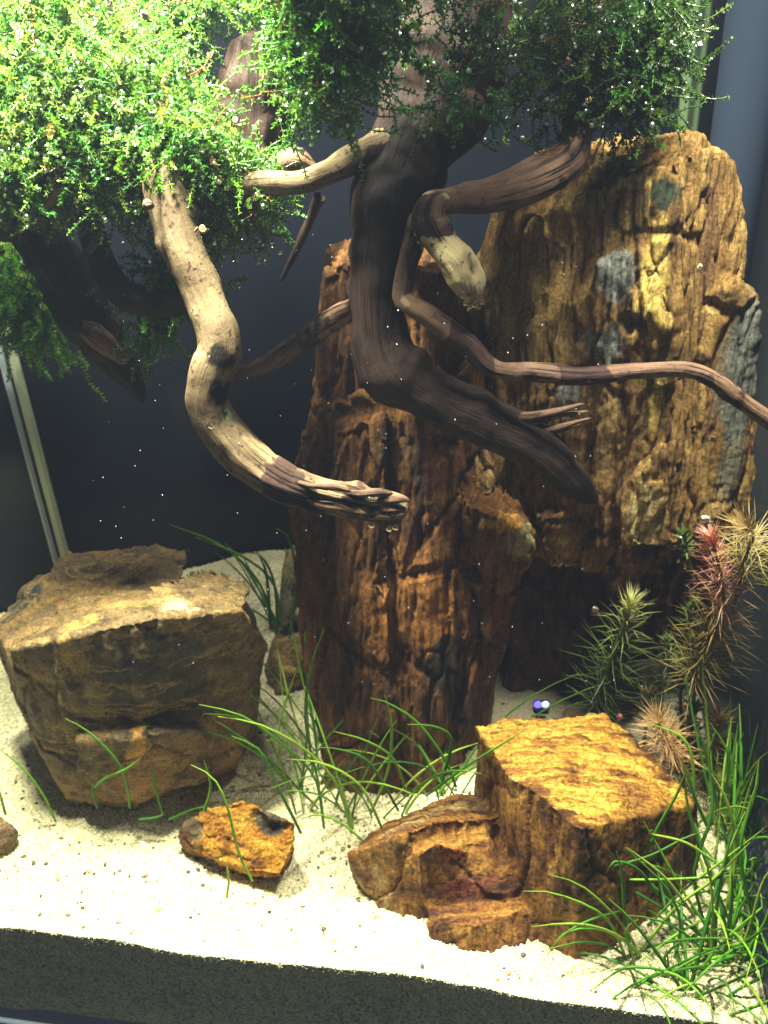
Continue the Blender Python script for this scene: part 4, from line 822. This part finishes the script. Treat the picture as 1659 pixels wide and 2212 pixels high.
# right tuft, in front of the gold block
RT = [[(1370, 2130, .12), (1340, 2040, .10), (1300, 1975, .08), (1200, 1930, .06), (1130, 1925, .05)], [(1400, 2120, .14), (1360, 2020, .1), (1310, 1960, .08), (1250, 1910, .06), (1185, 1889, .05)], [(1370, 2100, .12), (1350, 1980, .1), (1345, 1900, .1), (1332, 1838, .1)],
      [(1395, 1850, .3), (1420, 1790, .28), (1460, 1720, .26), (1482, 1666, .25)], [(1420, 2110, .12), (1330, 2020, .1), (1230, 2010, .08), (1180, 2065, .07)], [(1390, 2110, .12), (1330, 2050, .1), (1260, 2035, .06), (1185, 2050, .05)], [(1380, 2140, .08), (1365, 2060, .06), (1350, 2010, .05), (1380, 1985, .05)],
      [(1350, 1965, .2), (1280, 1985, .1), (1230, 2010, .06), (1202, 2035, .05)], [(1480, 2150, .05), (1440, 2090, .04), (1440, 2060, .04), (1500, 2010, .05)], [(1610, 2150, .05), (1590, 2090, .05), (1530, 2050, .05), (1430, 2060, .05)], [(1290, 1880, .2), (1400, 1850, .2), (1480, 1810, .22), (1540, 1790, .24)],
      [(1550, 2080, .15), (1500, 1900, .2), (1540, 1750, .25), (1530, 1640, .3), (1545, 1580, .3)], [(1600, 2050, .15), (1540, 1900, .2), (1490, 1760, .24), (1475, 1640, .26)], [(1630, 2000, .1), (1600, 1850, .14), (1620, 1740, .18), (1635, 1690, .2)], [(1560, 2000, .2), (1590, 1850, .24), (1570, 1730, .26), (1520, 1650, .3)],
      [(1400, 2000, .15), (1480, 1920, .15), (1560, 1860, .15), (1650, 1790, .14)], [(1380, 2060, .12), (1460, 1960, .12), (1540, 1900, .12), (1620, 1820, .12)], [(1360, 1900, .18), (1420, 1900, .16), (1530, 1895, .15), (1600, 1890, .15)], [(1420, 1935, .15), (1380, 1880, .15), (1330, 1860, .14), (1310, 1885, .14)],
      [(1500, 1980, .12), (1440, 1900, .12), (1380, 1850, .12), (1352, 1830, .12)], [(1580, 2100, .05), (1620, 2000, .05), (1650, 1900, .05), (1690, 1850, .05)], [(1450, 2100, .08), (1470, 2000, .08), (1440, 1920, .08), (1350, 1830, .08)], [(1540, 1860, .2), (1480, 1820, .2), (1400, 1800, .2), (1408, 1792, .2)],
      [(1530, 2190, .0), (1480, 2130, .0), (1440, 2120, .0), (1400, 2080, .02)], [(1640, 2200, .0), (1600, 2210, .0), (1530, 2200, .0), (1480, 2170, .0)], [(1600, 1800, .2), (1630, 1720, .2), (1640, 1640, .22)], [(1480, 2155, .05), (1455, 2140, .04), (1445, 2090, .04), (1440, 2050, .04)], [(1540, 2060, .08), (1600, 2010, .08), (1610, 2080, .06), (1612, 2140, .05)]]
tuft('dense tuft of bright green grass at the front, beside the gold block', [(1390, 2110, 26), (1470, 2080, 45), (1540, 2060, 50), (1600, 2060, 40), (1560, 1950, 45), (1620, 1930, 30), (1500, 2140, 40)], 80, (.4, .95), .0078, seed=6, lean=(.05, .75), curve=(-.3, 1.9), tr=RT)
tuft('narrow stand of dark grass between the gold block and the side glass', [(1540, 1800, 30), (1610, 1780, 30), (1640, 1850, 25), (1560, 1880, 30)], 30, (.5, 1.0), .0075, seed=8, lean=(.02, .4), curve=(.0, .7))
tuft('faint grass blades in front of the brown tufted plant', [(1500, 1700, 18)], 3, (.3, .5), .007, seed=9, tr=[[(1500, 1740, .6), (1495, 1640, .62), (1470, 1590, .64), (1400, 1562, .66)], [(1530, 1790, .5), (1500, 1720, .5), (1478, 1650, .5)]])

# ------------------------------------------------------------------ feathery stem plants
def stem_plant(label, path, wid, cols, tipdir=.9, whorls=None, per=13, droop=.15, seed=0, stemcol=(.10, .13, .03), bare=0.0, rn=1.15, dens=1.0):
    """path: (px, py, Y) from the root up; wid: needle length in px along the stem; cols: needle colours bottom to top"""
    r = np.random.default_rng(seed); Q = [tuple(P(*p)) for p in path]; C = inside(smooth_path(Q, 40), .06)
    root = empty('stem_plant', Vector(Q[0]), label, 'stem plant', 'feathery stem plants below the slab')
    tn = nrm(np.gradient(C, axis=0)); R = wr(3.6, Vector(Q[0]))
    th = np.arange(7)*2*math.pi/7; u = nrm(np.cross(tn, (.2, 1, .1))); v = np.cross(tn, u); rad = R*np.linspace(1.1, .8, 40)
    V = (C[:, None]+(u[:, None]*np.cos(th)[None, :, None]+v[:, None]*np.sin(th)[None, :, None])*rad[:, None, None]).reshape(-1, 3)
    idx = np.arange(280).reshape(40, 7); nx = np.roll(idx, -1, 1); F = np.stack([idx[:-1], nx[:-1], nx[1:], idx[1:]], -1).reshape(-1, 4)
    me = mesh_np('stem', V, F); attr_c(me, 'tint', np.tile((*stemcol, 1), (len(V), 1))); link('stem', me, M['needle'], root)
    Ln = np.linalg.norm(np.diff(C, axis=0), axis=1).sum(); nw = whorls or int(Ln/.042)
    t = bare+(1-bare)*np.concatenate([np.linspace(0, .93, nw), np.linspace(.94, 1, max(4, nw//4))]); Vs = []; Cs = []; F = []
    cols = np.array(cols)
    for i, tt in enumerate(t):
        c = np.array([np.interp(tt, np.linspace(0, 1, 40), C[:, j]) for j in range(3)]); d = nrm(np.array([np.interp(tt, np.linspace(0, 1, 40), tn[:, j]) for j in range(3)]))
        a = nrm(np.cross(d, (.3, .9, .2))); b = np.cross(d, a); top = np.clip((tt-.86)/.14, 0, 1)
        L0 = 1.42*wr(np.interp(tt, np.linspace(0, 1, len(wid)), wid), Vector(c)); n = int(per*.72*dens*(1+.35*top)); ph0 = r.random()*6.28
        for j in range(n):
            ph = ph0+j*6.283/n+r.normal()*.12; el = np.interp(top, [0, 1], [.42, tipdir*1.9])+r.normal()*.16
            ld = nrm(d*el+a*math.cos(ph)+b*math.sin(ph)); L = L0*r.uniform(.5, 1.1)*(1-.25*top); wn = wr(rn, Vector(c))*r.uniform(.8, 1.2)
            s1 = nrm(np.cross(ld, d)+1e-6); s2 = np.cross(ld, s1); dr = np.array((r.normal()*.08*L, 0, -droop*L*r.uniform(-.6, 2.4)))
            m1 = c+ld*L*.5+dr*.12; m2 = c+ld*L+dr; o = len(Vs)
            Vs += [c+s1*wn*.7, c-s1*wn*.7, c+s2*wn*.7, m1+s1*wn, m1-s1*wn, m1+s2*wn, m2]
            F += [(o, o+1, o+4), (o, o+4, o+3), (o+1, o+2, o+5), (o+1, o+5, o+4), (o+2, o, o+3), (o+2, o+3, o+5), (o+3, o+4, o+6), (o+4, o+5, o+6), (o+5, o+3, o+6)]
            cc = np.array([np.interp(tt, np.linspace(0, 1, len(cols)), cols[:, q]) for q in range(3)])*r.uniform(.7, 1.3); Cs += [(*cc, 1)]*7
    me = mesh_np('needle_leaf', np.array(Vs), np.array(F), False); attr_c(me, 'tint', np.array(Cs))
    o = link('needle_leaf', me, M['needle'], root); o['kind'] = 'stuff'; return root
gd, gm, gy, orr, pk, br = (.07, .11, .025), (.17, .22, .05), (.62, .58, .22), (.66, .37, .15), (.78, .36, .28), (.40, .24, .09)
stem_plant('tall feathery stem plant with pink orange needles, highest of the full ones', [(1470, 1640, 1.1), (1500, 1500, 1.08), (1505, 1440, 1.05), (1545, 1360, 1.02), (1562, 1280, 1.0), (1545, 1190, 1.0), (1536, 1160, 1.0)], [30, 70, 78, 82, 75, 62, 46], [gd, orr, orr, (.34, .27, .06), (.40, .25, .08), pk, pk], seed=1, bare=.38, per=15)
stem_plant('golden brown feathery crown leaning in from the frame edge beside the snail', [(1700, 1330, 1.0), (1680, 1230, .98), (1640, 1165, .94), (1616, 1140, .90)], [70, 80, 84, 66], [br, (.34, .25, .06), (.40, .32, .08), (.45, .30, .12)], seed=2, bare=.3, per=18, droop=.1)
stem_plant('olive green feathery stem plant with a pale yellow crown, in front of the cave', [(1310, 1560, 1.25), (1290, 1520, 1.22), (1315, 1440, 1.2), (1340, 1380, 1.18), (1358, 1325, 1.16), (1364, 1305, 1.16)], [52, 74, 84, 82, 72, 52], [gd, gd, (.075, .11, .022), (.10, .15, .03), (.16, .2, .045), gy], seed=3, per=13)
stem_plant('orange brown tufted plant right behind the gold block', [(1480, 1720, .98), (1470, 1660, .94), (1440, 1600, .88), (1420, 1560, .82)], [40, 56, 66, 60], [gd, br, orr, (.5, .32, .14)], seed=4, per=18, bare=.3, droop=.1)
stem_plant('olive bushy stem plant with orange tips standing by the side glass', [(1610, 1740, .95), (1605, 1680, .93), (1612, 1610, .92), (1620, 1555, .92)], [40, 58, 60, 44], [gd, gm, (.24, .2, .05), (.46, .30, .10)], seed=5, per=11)
stem_plant('small yellow green star shaped plant between the tall stems', [(1500, 1640, 1.15), (1495, 1580, 1.12), (1500, 1530, 1.1)], [30, 40, 36], [gd, (.16, .2, .04), (.26, .30, .06)], seed=6, per=9, rn=2.2)
stem_plant('dark green slender stem plant behind the olive one', [(1420, 1600, 1.45), (1430, 1500, 1.42), (1445, 1420, 1.4), (1440, 1380, 1.38)], [30, 38, 40, 30], [gd, gd, gd, gm], seed=7, per=8)
stem_plant('dark green wispy stem plant low beneath the pink orange one', [(1480, 1600, 1.3), (1470, 1500, 1.25), (1490, 1330, 1.2), (1500, 1300, 1.18)], [36, 42, 40, 30], [gd, gd, gm, (.09, .16, .03)], seed=8, per=8)
stem_plant('brownish drooping stem plant in the shade behind the gold block', [(1380, 1640, 1.2), (1400, 1560, 1.2), (1400, 1500, 1.2)], [50, 56, 40], [gd, (.10, .08, .025), (.16, .12, .03)], seed=9, per=9)
stem_plant('little olive stem tip poking up under the white snail', [(1500, 1260, 1.1), (1485, 1190, 1.08), (1478, 1155, 1.06)], [6, 12, 36], [gm, gm, gd], seed=10, per=6, bare=.55, rn=2.4)
stem_plant('dim brown stem plant close to the side glass, under the olive bushy one', [(1560, 1800, .75), (1550, 1740, .74), (1560, 1690, .73)], [40, 52, 40], [gd, br, gm], seed=11, per=9)
stem_plant('tiny pink sprig at the back edge of the gold block', [(1330, 1575, .95), (1335, 1560, .93), (1337, 1553, .93)], [8, 12, 14], [(.3, .08, .09)]*3, seed=12, per=6, rn=2.0)

# ------------------------------------------------------------------ snails, bubbles, specks
def shell_material():
    k = NT('snail_shell'); oi = k.n('ShaderNodeObjectInfo').outputs['Color']
    n = k.noise(k.coord(), 60, 3, .6); k.set(Base_Color=k.mix(.4, oi, k.ramp(n, [(.3, .3), (.7, 1.3)]), 'MULTIPLY'), Roughness=.25); return k.m
M['shell'] = shell_material(); M['foot'] = plain('snail_foot', (.12, .085, .06), .5)
def snail(label, px, py, Y, rpx, color, face=0.0, sp=0.0):
    c = P(px, py, Y); R = wr(rpx, c); root = empty('snail', c, label, 'snail', 'small pale snails', world=False)
    n, k = 46, 9; t = np.linspace(0, 1, n); ang = t*2*math.pi*2.4; rad = R*.62*np.exp((t-1)*2.1); tr = rad*.62
    Cc = np.stack([rad*np.cos(ang), R*.25*(t-.5), rad*np.sin(ang)], -1); tn = nrm(np.gradient(Cc, axis=0)); u = np.tile((0, 1.0, 0), (n, 1)); v = nrm(np.cross(tn, u))
    th = np.arange(k)*2*math.pi/k
    V = (Cc[:, None]+(u[:, None]*np.cos(th)[None, :, None]*.9+v[:, None]*np.sin(th)[None, :, None])*tr[:, None, None]).reshape(-1, 3)
    idx = np.arange(n*k).reshape(n, k); nx = np.roll(idx, -1, 1); F = np.stack([idx[:-1], nx[:-1], nx[1:], idx[1:]], -1).reshape(-1, 4)
    o = link('shell', mesh_np('shell', V, F), M['shell'], root); o.color = (*color, 1)
    ft = np.array([(R*.5, 0, -R*.55), (R*.9, 0, -R*.45), (R*1.25, 0, -R*.32), (R*1.45, 0, -R*.25)])
    link('foot', blade_mesh(ft, R*.24, 'foot', 8, .5), M['foot'], root)
    root.rotation_euler = (math.radians(18), face, sp); return root
snail('white ramshorn snail beside the golden brown feathery crown', 1523, 1124, .98, 14, (.75, .68, .55), .1)
snail('small cream snail high on the brown side of the tall slab', 1510, 578, 1.24, 9, (.72, .6, .36), .8)
snail('dim grey snail at the tip of the olive feathery plant', 1284, 1319, 1.1, 12, (.2, .17, .13), .5)
snail('peach snail near the upper edge of the big moss clump', 312, 36, 1.05, 13, (.62, .42, .26), .3)
snail('pale snail at the very top of the picture over the big moss clump', 233, 5, 1.1, 13, (.62, .55, .38), 1.0)
snail('pinkish snail on the big moss clump facing the dark stump', 508, 258, .74, 12, (.55, .42, .34), 2.0)
snail('tan snail in the moss just beside the thick pale limb', 438, 493, .86, 14, (.30, .22, .10), 2.6)
snail('amber snail half buried in the big moss clump', 207, 252, .78, 10, (.35, .22, .07), .9)
snail('brown snail in the hanging corner moss, upper of two', 1226, 134, 1.02, 10, (.28, .17, .08), .4)
snail('brown snail in the hanging corner moss, lower of two', 1269, 217, 1.1, 10, (.30, .2, .07), 1.4)
snail('grey snail on the thin dark moss over the trunk', 1078, 82, 1.04, 8, (.35, .33, .30), .7)
def bubble(label, px, py, Y, r, grp='air bubbles clinging to the driftwood'):
    c = P(px, py, Y); v, f = ico(3); o = link('air_bubble', mesh_np('air_bubble', v*wr(r, c), f), M['bubble']); o.location = c; return tag(o, label, 'air bubble', grp)
bubble('round air bubble hanging alone under the split dark limb tip', 803, 1133, .67, 8)
bubble('air bubble in the pair under the split limb tip, nearer its middle', 841, 1141, .67, 8)
bubble('air bubble in the pair under the split limb tip, nearer its end', 855, 1139, .665, 7)
bubble('clear air bubble stuck on the elbow of the thick pale limb', 457, 918, .70, 9)
fr = [(1000, 640, 5), (1006, 655, 6), (1016, 662, 5), (1025, 658, 7), (1034, 664, 5), (1041, 652, 6), (1043, 640, 4), (1012, 668, 4), (1030, 648, 4), (898, 505, 4), (905, 522, 5), (912, 535, 4), (1001, 628, 4)]
for i, (x, y, r) in enumerate(fr): bubble('tiny air bubble in the cluster under the frayed tip of the short pale limb' if y > 600 else 'tiny air bubble on the dark bark of the short pale limb', x, y, .83 if y > 600 else .93, r)
for i, (x, y) in enumerate(((1465, 1212), (1491, 1192), (1480, 1226), (1486, 1262), (1500, 1250), (1545, 1100), (1612, 1120), (1650, 1130))):
    bubble('tiny bright bubble caught among the needles of the stem plants', x, y, .86, 3.5, 'bubbles on the stem plants')
n = 130; pp = [P(random.uniform(200, 1400), random.uniform(500, 1500), random.uniform(.35, .6)) for _ in range(n)]
o = link('water_particle', blobs('water_particle', np.array([p[:] for p in pp]), rng.uniform(.0008, .0016, n), 1), plain('water_particle', (.8, .8, .78), .6)); o['kind'] = 'stuff'
# status light of a device seen through the cave
lt = empty('indicator_light', P(1170, 1522, 1.52), 'small glowing blue and white indicator light at the back of the cave', 'indicator light')
M['led_blue'] = plain('led_blue', (.05, .05, .6), .4, emit=(.10, .08, 1.0), es=3.2); M['led_white'] = plain('led_white', (.6, .6, .8), .4, emit=(.55, .6, 1.0), es=1.1); M['black'] = plain('black_plastic', (.02, .02, .025), .4)
for nm, dx, m_, rr_ in (('blue_lens', -8, M['led_blue'], 9), ('white_lens', 8, M['led_white'], 9)):
    c = P(1170+dx, 1522, 1.50); v, f = ico(2); me = mesh_np(nm, v*wr(rr_, c)*np.array((1, .6, 1))+np.array(c), f); link(nm, me, m_, lt)
c = P(1170, 1524, 1.57); bm = bmesh.new(); bmesh.ops.create_cube(bm, size=1)
for v in bm.verts: v.co = Vector((v.co.x*.085, v.co.y*.06, v.co.z*.045))+c
bmesh.ops.bevel(bm, geom=bm.edges, offset=.008, segments=2, affect='EDGES'); me = bpy.data.meshes.new('housing'); bm.to_mesh(me); bm.free(); link('housing', me, M['black'], lt)

# ------------------------------------------------------------------ cloudy water lit from above
HAZE = 0.0022
if HAZE:
    bm = bmesh.new(); bmesh.ops.create_cube(bm, size=1)
    for v in bm.verts: v.co = Vector((v.co.x*20, v.co.y*16+1.0, v.co.z*17+1.5))
    me = bpy.data.meshes.new('haze'); bm.to_mesh(me); bm.free()
    k = NT('haze'); k.t.nodes.remove(k.b); pv = k.n('ShaderNodeVolumePrincipled'); pv.inputs['Color'].default_value = (.55, .66, 1.0, 1); pv.inputs['Density'].default_value = HAZE
    pv.inputs['Anisotropy'].default_value = 0.0
    k.l(pv.outputs[0], k.out.inputs['Volume']); hz = link('haze', me, k.m); hz['kind'] = 'stuff'
